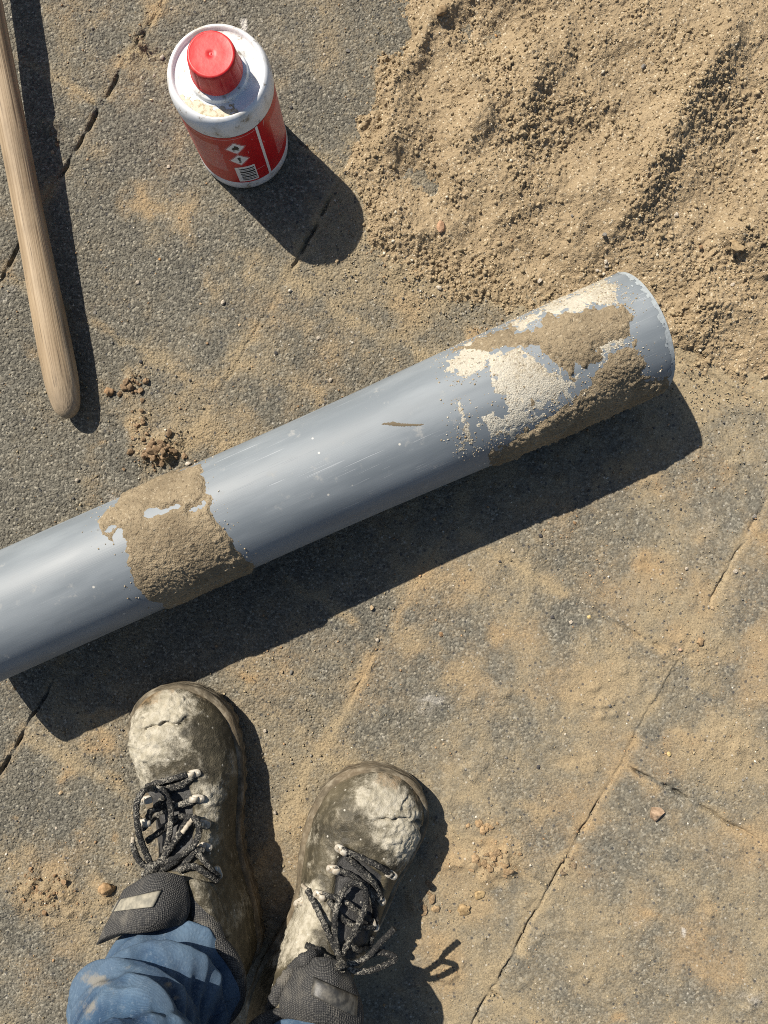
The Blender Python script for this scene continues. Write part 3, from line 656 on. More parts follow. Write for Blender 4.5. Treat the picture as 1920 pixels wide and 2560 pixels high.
# dried glue on the shoulder
pts = []
bm = bmesh.new()
an = np.linspace(math.radians(-150), math.radians(-62), 40); rr = np.linspace(.0315, .0432, 16)
Ag, Rg = np.meshgrid(an, rr, indexing='ij')
hn = fbm2(Ag * 9, Rg * 420, 301, 4); mk = hn - .35 * np.abs((Ag - math.radians(-108)) / .75) ** 2 - .25 * np.abs((Rg - .040) / .008) ** 2
Vg = np.stack([Rg * np.cos(Ag), Rg * np.sin(Ag), .1292 + .0003 * np.clip(mk, 0, .6) + .00025], -1).reshape(-1, 3); Qg = grid_quads(40, 16)[:, ::-1]
Vg, Qg, _ = compact(Vg, Qg, mk.ravel()[Qg].min(1) > .10)
link('dried_glue', raw_mesh('dried_glue', Vg, Qg), mat_glue_stain(), bottle)

# ------------------------------------------------------------------ wooden tool handle (shovel, blade beyond the picture)
def mat_wood():
    m, nt, b = newmat('weathered_ash'); p = opos(nt)
    q = scalev(nt, p, (1.2, 24, 24)); n = noise(nt, q, 4, 5, 0.6); fine = noise(nt, scalev(nt, p, (5, 330, 330)), 2, 3, 0.6)
    w = N(nt, 'ShaderNodeTexWave', {'Vector': scalev(nt, p, (.35, 9, 3)), 'Scale': 9.0, 'Distortion': 5.0, 'Detail': 3.0, 'Detail Scale': 1.2}, bands_direction='Y').outputs[1]
    col = ramp(nt, n, [(.25, (.16, .112, .064)), (.5, (.34, .252, .155)), (.75, (.46, .36, .24))])
    col = mixc(nt, remap(nt, w, .55, .95, 0, .40), col, (.22, .15, .085))
    col = mixc(nt, remap(nt, fine, .30, .42, .75, 0), col, (.075, .05, .03))
    end = N(nt, 'ShaderNodeSeparateXYZ', {0: p}).outputs[0]
    grime = mth(nt, 'MULTIPLY', remap(nt, end, -.075, .0), 0.35); col = mixc(nt, grime, col, (.30, .26, .20))
    col = mixc(nt, remap(nt, noise(nt, scalev(nt, p, (1, 2, 2)), 9, 5, .65), .48, .72, 0, .55), col, (.14, .10, .062))
    finish(nt, b, col, .62, bump(nt, mth(nt, 'ADD', fine, mth(nt, 'MULTIPLY', n, .6)), .0009, .7), .35); return m
hb = at(172, 1046, .0185); ht = at(-28, 20, .0185 + .026)
ha = (ht - hb); HL_view = ha.length; ha.normalize()
handle = tag(empty('shovel', (hb.x, hb.y, 0)), 'round worn wooden tool handle with rounded end lying on the paving', 'shovel')
TL = 1.05
hx = -ha; hs = Vector((0, 0, 1)).cross(hx).normalized(); hu = hx.cross(hs)
HMX = Matrix(((hx.x, hs.x, hu.x, hb.x), (hx.y, hs.y, hu.y, hb.y), (hx.z, hs.z, hu.z, hb.z), (0, 0, 0, 1)))
def hr(t):                          # t metres from the rounded end
    return .0152 + .0034 * np.exp(-((t - .07) / .11) ** 2)
tt = np.concatenate([np.array([0, .0006, .002, .0045, .008, .0125, .018, .025, .034]), np.linspace(.045, TL, 110)])
endf = np.sqrt(np.clip(1 - (1 - np.clip(tt / .020, 0, 1)) ** 2.4, 0, 1)) * (0.80 + .20 * sstep(0, .045, tt))
R = hr(tt) * endf; R[0] = 0.0004
an = np.linspace(0, 2 * math.pi, 72, endpoint=False)
xx = -tt[:, None] + 0 * an; dr = 1 + .035 * (fbm2(tt[:, None] * 9, np.cos(an)[None] * 1.5 + 0 * tt[:, None], 401, 3) - .5)
Vh = np.stack([xx, R[:, None] * np.cos(an) * dr, R[:, None] * np.sin(an) * dr], -1)
ho = link('wooden_handle', raw_mesh('wooden_handle', Vh.reshape(-1, 3), grid_quads(len(tt), 72, wrap_v=True)), mat_wood(), handle)
ho.matrix_parent_inverse = Matrix.Identity(4); ho.matrix_local = Matrix.Translation((-hb.x, -hb.y, 0)) @ HMX
MAT_STEEL = mat_plain('rusty_steel', (.16, .15, .14), .5, .5, (40, (.22, .11, .05), .001))
# socket and blade resting on the ground out of the picture
bx = np.linspace(0, .30, 16); by = np.linspace(-1, 1, 13); Bx, By = np.meshgrid(bx, by, indexing='ij')
wB = .125 * np.sqrt(np.clip(1 - np.clip((Bx - .16) / .145, 0, 1) ** 2.2, 0, 1)) * (.75 + .25 * sstep(0, .08, Bx))
zt = (hb + ha * TL).z
Zb = zt - .002 - (zt - .006) * sstep(0, .27, Bx) + .016 * By ** 2
Vb = np.stack([-TL + .02 - Bx, wB * By, Zb], -1)
h2 = Vector((hx.x, hx.y, 0)).normalized(); s2 = Vector((-h2.y, h2.x, 0))
Wb = hb.x + h2.x * Vb[..., 0] + s2.x * Vb[..., 1], hb.y + h2.y * Vb[..., 0] + s2.y * Vb[..., 1], Vb[..., 2]
Vw = np.stack(Wb, -1); Vw2 = np.concatenate([Vw.reshape(-1, 3), (Vw - np.array([0, 0, .0025])).reshape(-1, 3)]); Qb = grid_quads(16, 13); nb = 16 * 13
bo = link('blade', raw_mesh('blade', Vw2 - np.array([hb.x, hb.y, 0]), np.concatenate([Qb, Qb[:, ::-1] + nb])), MAT_STEEL, handle)
sk = lambda t: (hb + ha * t) - Vector((hb.x, hb.y, 0))
link('blade_socket', tube_mesh('blade_socket', [sk(TL - .16), sk(TL - .1), sk(TL - .03), sk(TL + .05)], np.array([.0168, .0175, .018, .012]), 24), MAT_STEEL, handle)

STREAK = [[(955,1060),(985,1055),(1000,1060),(1060,1062),(1005,1065),(985,1064)]]
o = crust('dirt_streak', STREAK, [], mat_plain('dark_dirt', (.13, .105, .07), .9, .2), .0003, c0 - .25, c0 + .05, 291, .8, 0, edge=4.0)
s_r = np.arange(RIGHT - .012, RIGHT - .0007, .0009); t_r = np.arange(-.4, math.pi + .4, .016); Sr, Tr = np.meshgrid(s_r, t_r, indexing='ij')
msk = fbm2(Tr * 14, Sr * 420, 295, 3) + .5 * sstep(RIGHT - .009, RIGHT - .002, Sr) - .62
Rr = RS + .00025; Vr = np.stack([Sr, Rr * np.cos(Tr), Rr * np.sin(Tr)], -1).reshape(-1, 3); Vr, Qr, _ = compact(Vr, grid_quads(len(s_r), len(t_r)), msk.ravel()[grid_quads(len(s_r), len(t_r))].min(1) > 0)
link('scraped_rim', raw_mesh('scraped_rim', Vr, Qr), mat_plain('scraped_pvc', (.30, .33, .34), .7, .3, (300, (.24, .26, .27), .0004)), pipe)
# sand grains clinging round the crusts
m_ = 11000
s_a = np.concatenate([rng.uniform(c0 - .03, RIGHT - .01, m_ * 3 // 4), rng.uniform(b0 - .06, b1 + .05, m_ // 4)]); t_a = rng.uniform(-.1, math.pi + .1, len(s_a))
r_a = pipe_r(s_a); Cc = np.stack([s_a, r_a * np.cos(t_a), r_a * np.sin(t_a)], -1); uu_, vv_ = proj(Cc @ PMn[:3, :3].T + PMn[:3, 3])
dm = np.full(len(s_a), -1e9)
for pl in (BAND, MUD1, MUD2, LIM1, LIM2, LIM3, LIM4, FILM): dm = np.maximum(dm, sdist(uu_, vv_, pl))
okc = rng.random(len(s_a)) < np.exp(-(dm / 26) ** 2) * (.35 + .65 * (fbm2(s_a * 60, t_a * 5, 281, 2) > .5))
Cc = Cc[okc]; m_ = len(Cc); gr = .0004 + .0008 * rng.random(m_) ** 3
gc = np.array([(.30, .23, .14), (.50, .45, .36), (.40, .32, .21)])[rng.choice(3, m_, p=[.35, .4, .25])]
og = grit('clinging_sand', Cc, gr, gc, mat_grit()); og.parent = pipe; og['kind'] = 'stuff'

bottle.scale = (1, 1, 1.085)
# ------------------------------------------------------------------ person: boots and jeans
def mat_leather():
    m, nt, b = newmat('dusty_leather'); p = wpos(nt); r, g, bl = attr(nt, 'mask')
    n1 = noise(nt, p, 30, 4); n2 = noise(nt, p, 120, 4, .65); n3 = noise(nt, p, 520, 3, .7)
    col = ramp(nt, n1, [(.3, (.030, .026, .017)), (.5, (.060, .052, .034)), (.7, (.105, .09, .058))])
    col = mixc(nt, remap(nt, n2, .45, .7, 0, .5), col, (.16, .135, .09))
    brk = mth(nt, 'ADD', mth(nt, 'MULTIPLY', mth(nt, 'SUBTRACT', n2, .5), 1.0), mth(nt, 'MULTIPLY', mth(nt, 'SUBTRACT', n3, .5), .8))
    mud = remap(nt, mth(nt, 'ADD', r, brk), .20, 1.0)
    mudc = mixc(nt, remap(nt, n2, .35, .65), (.31, .28, .21), (.44, .405, .325))
    col = mixc(nt, mth(nt, 'MULTIPLY', mud, .93), col, mudc)
    col = mixc(nt, remap(nt, mth(nt, 'ADD', g, brk), .25, .9, 0, .9), col, (.22, .15, .08))
    col = mixc(nt, remap(nt, mth(nt, 'ADD', bl, mth(nt, 'MULTIPLY', brk, .5)), .35, .75), col, mixc(nt, mth(nt, 'MULTIPLY', mud, .45), (.045, .044, .043), (.22, .21, .19)))
    sv = N(nt, 'ShaderNodeSeparateColor', {0: voro(nt, p, 170, out=1)}); sdd = voro(nt, p, 170)
    spl = mth(nt, 'MULTIPLY', remap(nt, sv.outputs[0], .90, .905), remap(nt, sdd, .24, .12))
    col = mixc(nt, mth(nt, 'MULTIPLY', spl, .75), col, (.50, .47, .40))
    grain = voro(nt, p, 700)
    h = mth(nt, 'ADD', mth(nt, 'MULTIPLY', grain, -.25), mth(nt, 'ADD', mth(nt, 'MULTIPLY', n3, .5), mth(nt, 'MULTIPLY', n2, 1.2)))
    finish(nt, b, col, remap(nt, mud, 0, 1, .55, .92), bump(nt, h, .0014, .8), .3); return m
def mat_fabric(name, a, c, sc=620):
    m, nt, b = newmat(name); p = wpos(nt)
    v = voro(nt, p, sc, rand=.25); n = noise(nt, p, 40, 4)
    col = mixc(nt, remap(nt, v, .15, .6), c, a)
    col = mixc(nt, remap(nt, n, .5, .75, 0, .45), col, (.22, .20, .165))
    finish(nt, b, col, .85, bump(nt, v, -.0016, .9), .25); return m
def mat_lace():
    m, nt, b = newmat('dusty_lace'); p = wpos(nt)
    n = noise(nt, p, 520, 3, .7); n1 = noise(nt, p, 45, 3)
    f = remap(nt, mth(nt, 'ADD', n, mth(nt, 'MULTIPLY', mth(nt, 'SUBTRACT', n1, .5), .7)), .47, .74)
    col = mixc(nt, f, (.017, .017, .017), (.29, .27, .225))
    w = voro(nt, p, 800); finish(nt, b, col, .8, bump(nt, w, -.0012, .9), .3); return m
def mat_sole():
    m, nt, b = newmat('muddy_sole'); p = wpos(nt)
    n = noise(nt, scalev(nt, p, (1, 1, 3)), 70, 5, .65); n1 = noise(nt, p, 16, 3)
    col = ramp(nt, n, [(.28, (.04, .034, .024)), (.5, (.12, .10, .07)), (.75, (.30, .265, .20))])
    col = mixc(nt, remap(nt, n1, .4, .7, 0, .3), col, (.20, .14, .08))
    finish(nt, b, col, .9, bump(nt, n, .0022, .8), .2); return m
def mat_denim():
    m, nt, b = newmat('blue_denim'); p = wpos(nt); tc = N(nt, 'ShaderNodeTexCoord')
    n1 = noise(nt, p, 22, 4, .6); n2 = noise(nt, p, 380, 2, .7); n3 = noise(nt, p, 60, 5, .7)
    w = N(nt, 'ShaderNodeTexWave', {'Vector': tc.outputs['UV'], 'Scale': 1.0, 'Distortion': .6, 'Detail': 1.0}, bands_direction='DIAGONAL').outputs[1]
    col = ramp(nt, n1, [(.30, (.006, .019, .048)), (.5, (.016, .042, .092)), (.70, (.045, .090, .155))])
    col = mixc(nt, remap(nt, w, .4, .9, 0, .10), col, (.19, .25, .31))
    col = mixc(nt, remap(nt, n2, .5, .8, 0, .35), col, (.21, .26, .31))
    r, g, bl = attr(nt, 'mask')
    col = mixc(nt, remap(nt, mth(nt, 'ADD', g, mth(nt, 'MULTIPLY', mth(nt, 'SUBTRACT', n3, .5), .8)), .35, 1.0, 0, .4), col, (.17, .24, .31))
    d = remap(nt, mth(nt, 'ADD', r, mth(nt, 'MULTIPLY', mth(nt, 'SUBTRACT', n3, .5), 2.4)), .3, .9)
    col = mixc(nt, mth(nt, 'MULTIPLY', d, .65), col, (.27, .235, .175))
    finish(nt, b, col, .85, bump(nt, mth(nt, 'ADD', mth(nt, 'MULTIPLY', w, .3), n2), .0009, .8), .2); return m
MAT_LEA = mat_leather(); MAT_KNIT = mat_fabric('dark_knit', (.035, .035, .036), (.12, .115, .105)); MAT_LACE = mat_lace(); MAT_SOLE = mat_sole(); MAT_DENIM = mat_denim()
MAT_HOOK = mat_plain('dusty_metal', (.42, .39, .33), .5, .5, (220, (.30, .25, .18), .0006)); MAT_AGLET = mat_plain('pale_lace_tip', (.42, .37, .29), .6, .3, (300, (.25, .21, .16), .0004))
MAT_PATCH = mat_plain('dusty_grey_patch', (.30, .275, .215), .8, .3, (160, (.17, .16, .13), .0008)); MAT_PATCHD = mat_plain('black_rubber_patch', (.035, .034, .032), .5, .5, (140, (.13, .12, .10), .0008))
MAT_CLAY = mat_sand('dried_clay', (.50, .45, .355), (.42, .37, .285), (.56, .51, .41), 600, .0010)

person = empty('person', at(620, 2450))
tag(person, 'person standing in blue jeans and mud caked leather work boots', 'person')
PL = Vector(person.location)
def padd(name, me, mat, parent=None, smooth=True):
    """me in world space -> child of the person (or of a part)"""
    me.transform(Matrix.Translation(-PL)); return link(name, me, mat, parent or person, smooth)
def ip(x, pts):
    pts = np.array(pts); xi = np.linspace(pts[0, 0], pts[-1, 0], 600); yi = np.interp(xi, pts[:, 0], pts[:, 1])
    k = np.hanning(41); k /= k.sum(); ys = np.convolve(np.pad(yi, 20, mode='edge'), k, 'valid'); return np.interp(x, xi, ys)
BL = 0.332
WPT = [(0, .034), (.1, .0385), (.22, .0395), (.36, .0400), (.5, .0450), (.62, .0515), (.74, .0560), (.84, .0560), (.93, .0540), (1, .053)]
TOP = [(0, .118), (.06, .130), (.15, .134), (.28, .132), (.36, .124), (.44, .110), (.54, .094), (.64, .083), (.74, .079), (.84, .079), (.91, .076), (.97, .070), (1, .066)]
def endcap(t):
    toe = np.sqrt(np.clip(1 - (np.clip(t - .815, 0, 1) / .185) ** 2.25, 0, 1)); heel = np.sqrt(np.clip(1 - (np.clip(.10 - t, 0, 1) / .10) ** 2.2, 0, 1))
    return toe * heel
def make_boot(heel, ang, mir, seed, mudblobs, fabric, crack, lab):
    hx_, hy_ = heel; fwd = np.array([math.sin(ang), math.cos(ang)]); rgt = np.array([math.cos(ang), -math.sin(ang)])
    def w2(x, y, z): return np.stack([hx_ + x * rgt[0] + y * fwd[0], hy_ + x * rgt[1] + y * fwd[1], z], -1)
    cxs = lambda t: -mir * (.009 if mir > 0 else .013) * np.exp(-((t - .45) / .17) ** 2) + mir * (.004 * np.sin(t * 3.1) - .010 * (np.clip(t - .4, 0, 1) / .6) ** 2 + .004)
    # upper
    te = (1 - np.cos(np.linspace(0, math.pi, 210))) / 2; te = te * .5 + np.linspace(0, 1, 210) * .5; te[0] = 0.0005; te[-1] = .9995
    a = np.linspace(-.12, math.pi + .12, 150)
    T, Aa = np.meshgrid(te, a, indexing='ij')
    ec = endcap(T); w = (ip(T, WPT) * (1.0 if mir > 0 else 1.05) - .0015) * np.maximum(ec, .02); z0 = .020
    topz = z0 + (ip(T, TOP) - z0) * np.clip(ec, 0, 1) ** .62
    nx = 2.9 + .6 * sstep(.45, .2, T); nz = 2.1 + .9 * sstep(.5, .2, T) + .8 * np.exp(-((T - .5) / .12) ** 2)
    ca, sa = np.cos(Aa), np.sin(Aa)
    x = cxs(T) + w * np.sign(ca) * np.abs(ca) ** (2 / nx)
    z = z0 + (topz - z0) * np.sign(sa) * np.abs(sa) ** (2 / nz)
    # ridge along instep: narrower towards the top over the vamp
    x = cxs(T) + (x - cxs(T)) * (1 - .12 * sstep(.3, .55, T) * sstep(.75, .6, T) * np.clip((z - z0) / (topz - z0 + 1e-6), 0, 1))
    y = BL * (T * (1 - .036) + .018)
    P = w2(x, y, z)
    nrm = np.stack([ca * 0 + np.sign(ca) * np.abs(ca), 0 * ca, np.abs(sa)], -1)
    nw = np.stack([nrm[..., 0] * rgt[0], nrm[..., 0] * rgt[1], nrm[..., 2]], -1)
    u, v = proj(P)
    wu = u + (fbm2(u / 22, v / 22, seed, 3) - .5) * 44; wv = v + (fbm2(u / 22 + 50, v / 22, seed, 3) - .5) * 44
    mud = np.zeros_like(u) +   .06 + .45 * sstep(.46, .75, fbm2(u / 60, v / 60, seed + 21, 4)); rust = np.zeros_like(u)
    for (bu, bv, ru, rv, s) in mudblobs:
        mud += s * np.exp(-(((wu - bu) / ru) ** 2 + ((wv - bv) / rv) ** 2) ** 1.2)
    side_lo = sstep(.060, .03, z); rust += .28 * side_lo * (T > .5)
    rust += .55 * np.exp(-((T - .975) / .03) ** 2) * sstep(.3, .7, fbm2(u / 30, v / 30, seed + 3, 3))
    mud *= (1 - .6 * sstep(.045, .03, z))
    fb = sstep(-6, 6, sdist(u, v, fabric))
    d = .0018 * (fbm3(P, 60, seed, 3) - .5) + .0022 * (fbm3(P, 26, seed + 5, 2) - .5)
    mudh = np.clip(mud, 0, 1.1); cl = fbm3(P, 170, seed + 8, 3)
    d += mudh * (.0012 + .0065 * np.clip(cl - .42, 0, 1) + .0028 * (fbm3(P, 420, seed + 9, 2) - .4))
    # leather creases across the flex line
    cr = np.sin((T * BL * 1.0 + mir * x * .25) * 1050 + 6 * fbm2(x * 60, T * 9, seed + 11, 2)); fl = np.exp(-((T - .63) / .05) ** 2) * sstep(.05, .07, z)
    d += .0006 * cr * fl
    for (c0, c1, wd, dp) in crack:
        q = segd(wu * .4 + u * .6, wv * .4 + v * .6, c0, c1); d -= dp * np.exp(-(q / wd) ** 2)
    d -= .0045 * fb
    # raised eyestay rim round the lacing gap
    sdq = sdist(u, v, fabric); d += .0014 * np.exp(-((sdq + 12) / 9) ** 2)
    P = P + nw * d[..., None]
    me = raw_mesh('boot', P.reshape(-1, 3), grid_quads(len(te), len(a))[:, ::-1])
    set_attr(me, 'mask', np.stack([np.clip(mud, 0, 1.2), np.clip(rust, 0, 1), fb, np.ones_like(fb)], -1).reshape(-1, 4))
    bvh = BVHTree.FromPolygons([tuple(p) for p in P.reshape(-1, 3)], [tuple(q) for q in grid_quads(len(te), len(a))])
    boot = padd('boot', me, MAT_LEA); boot['label'] = lab
    # sole: stacked outline rings
    th = np.concatenate([te[1:-1][::2], te[1:-1][::-2]]); sgn = np.concatenate([np.ones(len(te[1:-1][::2])), -np.ones(len(te[1:-1][::-2]))])
    ec = np.maximum(endcap(th), .05)
    rings = []
    for zz, ins in ((.0008, -.004), (.003, -.0015), (.008, 0), (.0105, -.0012), (.0130, -.0012), (.0155, .0005), (.022, .0008), (.0245, -.0008), (.0265, .0012), (.0315, .0008), (.0345, -.0025), (.0352, -.0085)):
        wv_ = (ip(th, WPT) * (1.0 if mir > 0 else 1.05) + .0025 + ins) * ec
        tread = .0009 * np.sign(np.sin(th * BL * 2 * math.pi / .016)) * (zz < .016) * (zz > .002)
        xx_ = cxs(th) + sgn * (wv_ + tread); yy_ = BL * (.012 + th * (1 - .024)) * 1.0 + (th - .5) * 2 * ins * .9
        Pz = w2(xx_, yy_, np.full_like(xx_, zz) + .004 * sstep(.86, 1.0, th) ** 2)
        nn = (fbm3(Pz, 75, seed + 15, 3) - .5) * .0022
        Pz[:, 0] += sgn * nn * rgt[0]; Pz[:, 1] += sgn * nn * rgt[1]
        rings.append(Pz)
    Vs = np.stack(rings); nr, nc = Vs.shape[:2]
    ms = raw_mesh('sole', Vs.reshape(-1, 3), grid_quads(nr, nc, wrap_v=True))
    bm = bmesh.new(); bm.from_mesh(ms); bm.verts.ensure_lookup_table()
    bm.faces.new([bm.verts[i] for i in range(nc)]); bm.faces.new([bm.verts[(nr - 1) * nc + i] for i in range(nc)][::-1])
    bmesh.ops.recalc_face_normals(bm, faces=bm.faces[:]); bm.to_mesh(ms); bm.free()
    padd('sole', ms, MAT_SOLE, boot)
    # padded collar round the ankle
    aa_ = np.linspace(0, 2 * math.pi, 60); ccx = cxs(np.array(.19)) + .036 * np.cos(aa_); ccy = .16 * BL + .046 * np.sin(aa_)
    cp = w2(ccx, ccy, .124 + .006 * np.sin(aa_))
    padd('collar', tube_mesh('collar', cp, np.full(60, .0075), 14), MAT_KNIT, boot)
    return boot, bvh
def drop(bvhs, u, v, off):
    d = ray(u, v); o_ = Vector((0, 0, CAM_H)); best = None
    for b_ in bvhs:
        h = b_.ray_cast(o_, d)
        if h[0] is not None and (best is None or h[3] < best[1]): best = (h[0], h[3])
    p = best[0] if best else at(u, v, .10)
    return np.array(p - d * off)
def pad_grid(rows, nu=44, nv=44, thick=.009, bulge=.004, seed=0):
    G = np.array([[at(*c) for c in r] for r in rows]); G = np.array(G, float)
    A1 = np.stack([crom(G[i], 12) for i in range(len(G))]); A2 = np.stack([crom(A1[:, j], 12) for j in range(A1.shape[1])], 1)
    nu, nv = A2.shape[:2]
    du = np.gradient(A2, axis=0); dv = np.gradient(A2, axis=1); nrm = np.cross(dv, du); nrm /= np.linalg.norm(nrm, axis=-1, keepdims=True)
    if nrm[nu // 2, nv // 2, 2] < 0: nrm = -nrm
    iu = np.linspace(0, 1, nu)[:, None]; iv = np.linspace(0, 1, nv)[None]
    e = np.minimum(np.minimum(iu, 1 - iu) * 1.0, np.minimum(iv, 1 - iv)); pr = np.sqrt(np.clip(1 - (1 - np.clip(e / .12, 0, 1)) ** 2, 0, 1))
    nz_ = (fbm3(A2, 90, seed, 3) - .5) * .002
    topS = A2 + nrm * ((thick / 2 + bulge * pr) * pr + nz_)[..., None]; bot = A2 - nrm * (thick / 2 * pr)[..., None]
    V = np.concatenate([topS.reshape(-1, 3), bot.reshape(-1, 3)]); Q = grid_quads(nu, nv)
    bv = BVHTree.FromPolygons([tuple(p) for p in topS.reshape(-1, 3)], [tuple(q) for q in Q])
    return V, np.concatenate([Q, Q[:, ::-1] + nu * nv]), bv
def flat_patch(name, corners, bv, mat, parent, off=.0008, th=.0018):
    c = np.array(corners, float); n = 14; s_ = np.linspace(0, 1, n)
    Uq = ((1 - s_)[:, None, None] * ((1 - s_)[None, :, None] * c[0] + s_[None, :, None] * c[1]) + s_[:, None, None] * ((1 - s_)[None, :, None] * c[3] + s_[None, :, None] * c[2]))
    Pt = np.array([[drop(bv, *Uq[i, j], off + th) for j in range(n)] for i in range(n)]); Pb = Pt - np.array([0, 0, th + .002])
    m_ = np.zeros((n, n)); m_[0] = m_[-1] = 1; m_[:, 0] = m_[:, -1] = 1
    Pt2 = Pt - np.array([0, 0, .0009]) * m_[..., None]
    V = np.concatenate([Pt2.reshape(-1, 3), Pb.reshape(-1, 3)]); Q = grid_quads(n, n)
    idx = np.concatenate([np.arange(n) * n, (n - 1) * n + np.arange(1, n), (np.arange(n - 2, -1, -1)) * n + n - 1, np.arange(n - 2, 0, -1)])
    j2 = np.roll(idx, -1); S = np.stack([idx, j2, j2 + n * n, idx + n * n], -1)
    me = raw_mesh(name, V, np.concatenate([Q, S, Q[:, ::-1] + n * n]))
    bm = bmesh.new(); bm.from_mesh(me); bmesh.ops.recalc_face_normals(bm, faces=bm.faces[:]); bm.to_mesh(me); bm.free()
    return padd(name, me, mat, parent)
def lace(name, pts, bv, parent, rad=.0026, conv=None, mat=None):
    """pts: (u, v, lift above what lies under it)"""
    P = []
    for q in pts:
        u_, v_ = conv(q[0], q[1]) if conv else q[:2]
        P.append(drop(bv, u_, v_, q[2]) if q[2] < 1 else np.array(at(u_, v_, q[2] - 1)))
    path = crom(P, 10); n_ = len(path); r_ = rad * (1 + .10 * np.sin(np.arange(n_) * 1.3))
    return padd(name, tube_mesh(name, path, r_, 10, .8), mat or MAT_LACE, parent)
def hook(uv, ang, bv, parent, conv, L=.014):
    """lace hook: riveted plate with a curled tongue"""
    u_, v_ = conv(*uv); p = Vector(drop(bv, u_, v_, .0012))
    bm = bmesh.new()
    n = 20; ring = [(L / 2 * math.copysign(abs(math.cos(t)) ** .6, math.cos(t)), .0042 * math.copysign(abs(math.sin(t)) ** .8, math.sin(t))) for t in np.linspace(0, 2 * math.pi, n, endpoint=False)]
    lo = [bm.verts.new((x, y, -.0012)) for x, y in ring]; hi = [bm.verts.new((x * .96, y * .94, .0012)) for x, y in ring]
    bm.faces.new(hi); bm.faces.new(lo[::-1])
    for i in range(n): bm.faces.new((lo[i], lo[(i + 1) % n], hi[(i + 1) % n], hi[i]))
    # curled tongue
    prev = None
    for k, (x, z, wd) in enumerate([(.0005, .0010, .0026), (.0002, .0034, .0026), (-.0018, .0048, .0026), (-.0045, .0046, .0030), (-.0072, .0034, .0030), (-.0080, .0026, .0022)]):
        cur = [bm.verts.new((x, -wd, z)), bm.verts.new((x, wd, z)), bm.verts.new((x, wd, z + .0011)), bm.verts.new((x, -wd, z + .0011))]
        if prev:
            for i in range(4): bm.faces.new((prev[i], prev[(i + 1) % 4], cur[(i + 1) % 4], cur[i]))
        prev = cur
    bm.faces.new(prev)
    # rivet
    bmesh.ops.create_uvsphere(bm, u_segments=10, v_segments=6, radius=.0017, matrix=Matrix.Translation((.0040, 0, .0012)) @ Matrix.Diagonal((1, 1, .5, 1)))
    bmesh.ops.recalc_face_normals(bm, faces=bm.faces[:])
    me = bpy.data.meshes.new('lace_hook'); bm.to_mesh(me); bm.free()
    me.transform(Matrix.Translation(p) @ Matrix.Rotation(-ang, 4, 'Z'))
    return padd('lace_hook', me, MAT_HOOK, parent)

# ---- left boot (photo pixels to place)
ZL = lambda x, y: (250 + x / 3.687, 1680 + y / 3.687)
ZR = lambda x, y: (620 + x / 3.252, 1880 + y / 3.252)
toe = at(432, 1699, .025); heelp = at(560, 2425, .03); v_ = Vector((toe.x - heelp.x, toe.y - heelp.y)); angL = math.atan2(v_.x, v_.y)
heelL = (toe.x - BL * math.sin(angL), toe.y - BL * math.cos(angL))
fabL = [ZL(*q) for q in [(430, 1080), (620, 1030), (800, 1010), (850, 1150), (860, 1400), (850, 1700), (700, 1850), (520, 1820), (430, 1600), (380, 1350), (370, 1180)]]
mudL = [(400,1790,75,45,.75),(380,1840,60,50,.85),(440,1750,45,35,.55),(470,1740,60,30,.3),(345,1870,30,60,.6),(400,1880,70,40,.45),(520,2010,35,60,.35),(500,2100,30,60,.3),(400,1960,50,12,.2),(350,2000,20,40,.4)]
crkL = [(ZL(390, 540), ZL(560, 490), 5, .006), (ZL(560, 490), ZL(740, 495), 4, .005), (ZL(380, 450), ZL(400, 590), 7, .006), (ZL(740, 495), ZL(830, 400), 4, .003), (ZL(300, 480), ZL(330, 700), 5, .002)]
bootL, bvL = make_boot(heelL, angL, 1, 501, mudL, fabL, crkL, 'left work boot, toe crusted with cracked pale mud')
# ---- right boot
toe = at(985, 1911, .025); heelp = at(690, 2610, .03); v_ = Vector((toe.x - heelp.x, toe.y - heelp.y)); angR = math.atan2(v_.x, v_.y)
heelR = (toe.x - BL * math.sin(angR), toe.y - BL * math.cos(angR))
fabR = [ZR(*q) for q in [(800, 780), (920, 880), (1090, 1010), (1080, 1150), (1000, 1400), (960, 1640), (800, 1720), (690, 1600), (680, 1350), (700, 1100), (720, 900)]]
mudR = [(950,1960,75,50,.7),(1000,2010,60,35,.6),(990,2090,65,55,.8),(1020,2130,40,50,.5),(930,2010,50,40,.5),(760,2290,35,60,.9),(730,2360,50,50,.75),(790,2230,25,25,.7),(850,2270,20,40,.5),(800,2150,20,20,.3),(830,2110,20,15,.3)]
crkR = [(ZR(1040, 560), ZR(1200, 545), 4.5, .005), (ZR(1200, 545), ZR(1400, 570), 4.5, .005), (ZR(1390, 560), ZR(1430, 650), 5, .004), (ZR(900, 540), ZR(960, 640), 5, .002), (ZR(1300, 350), ZR(1250, 480), 4, .003)]
bootR, bvR = make_boot(heelR, angR, -1, 601, mudR, fabR, crkR, 'right work boot, toe dusted pale grey')

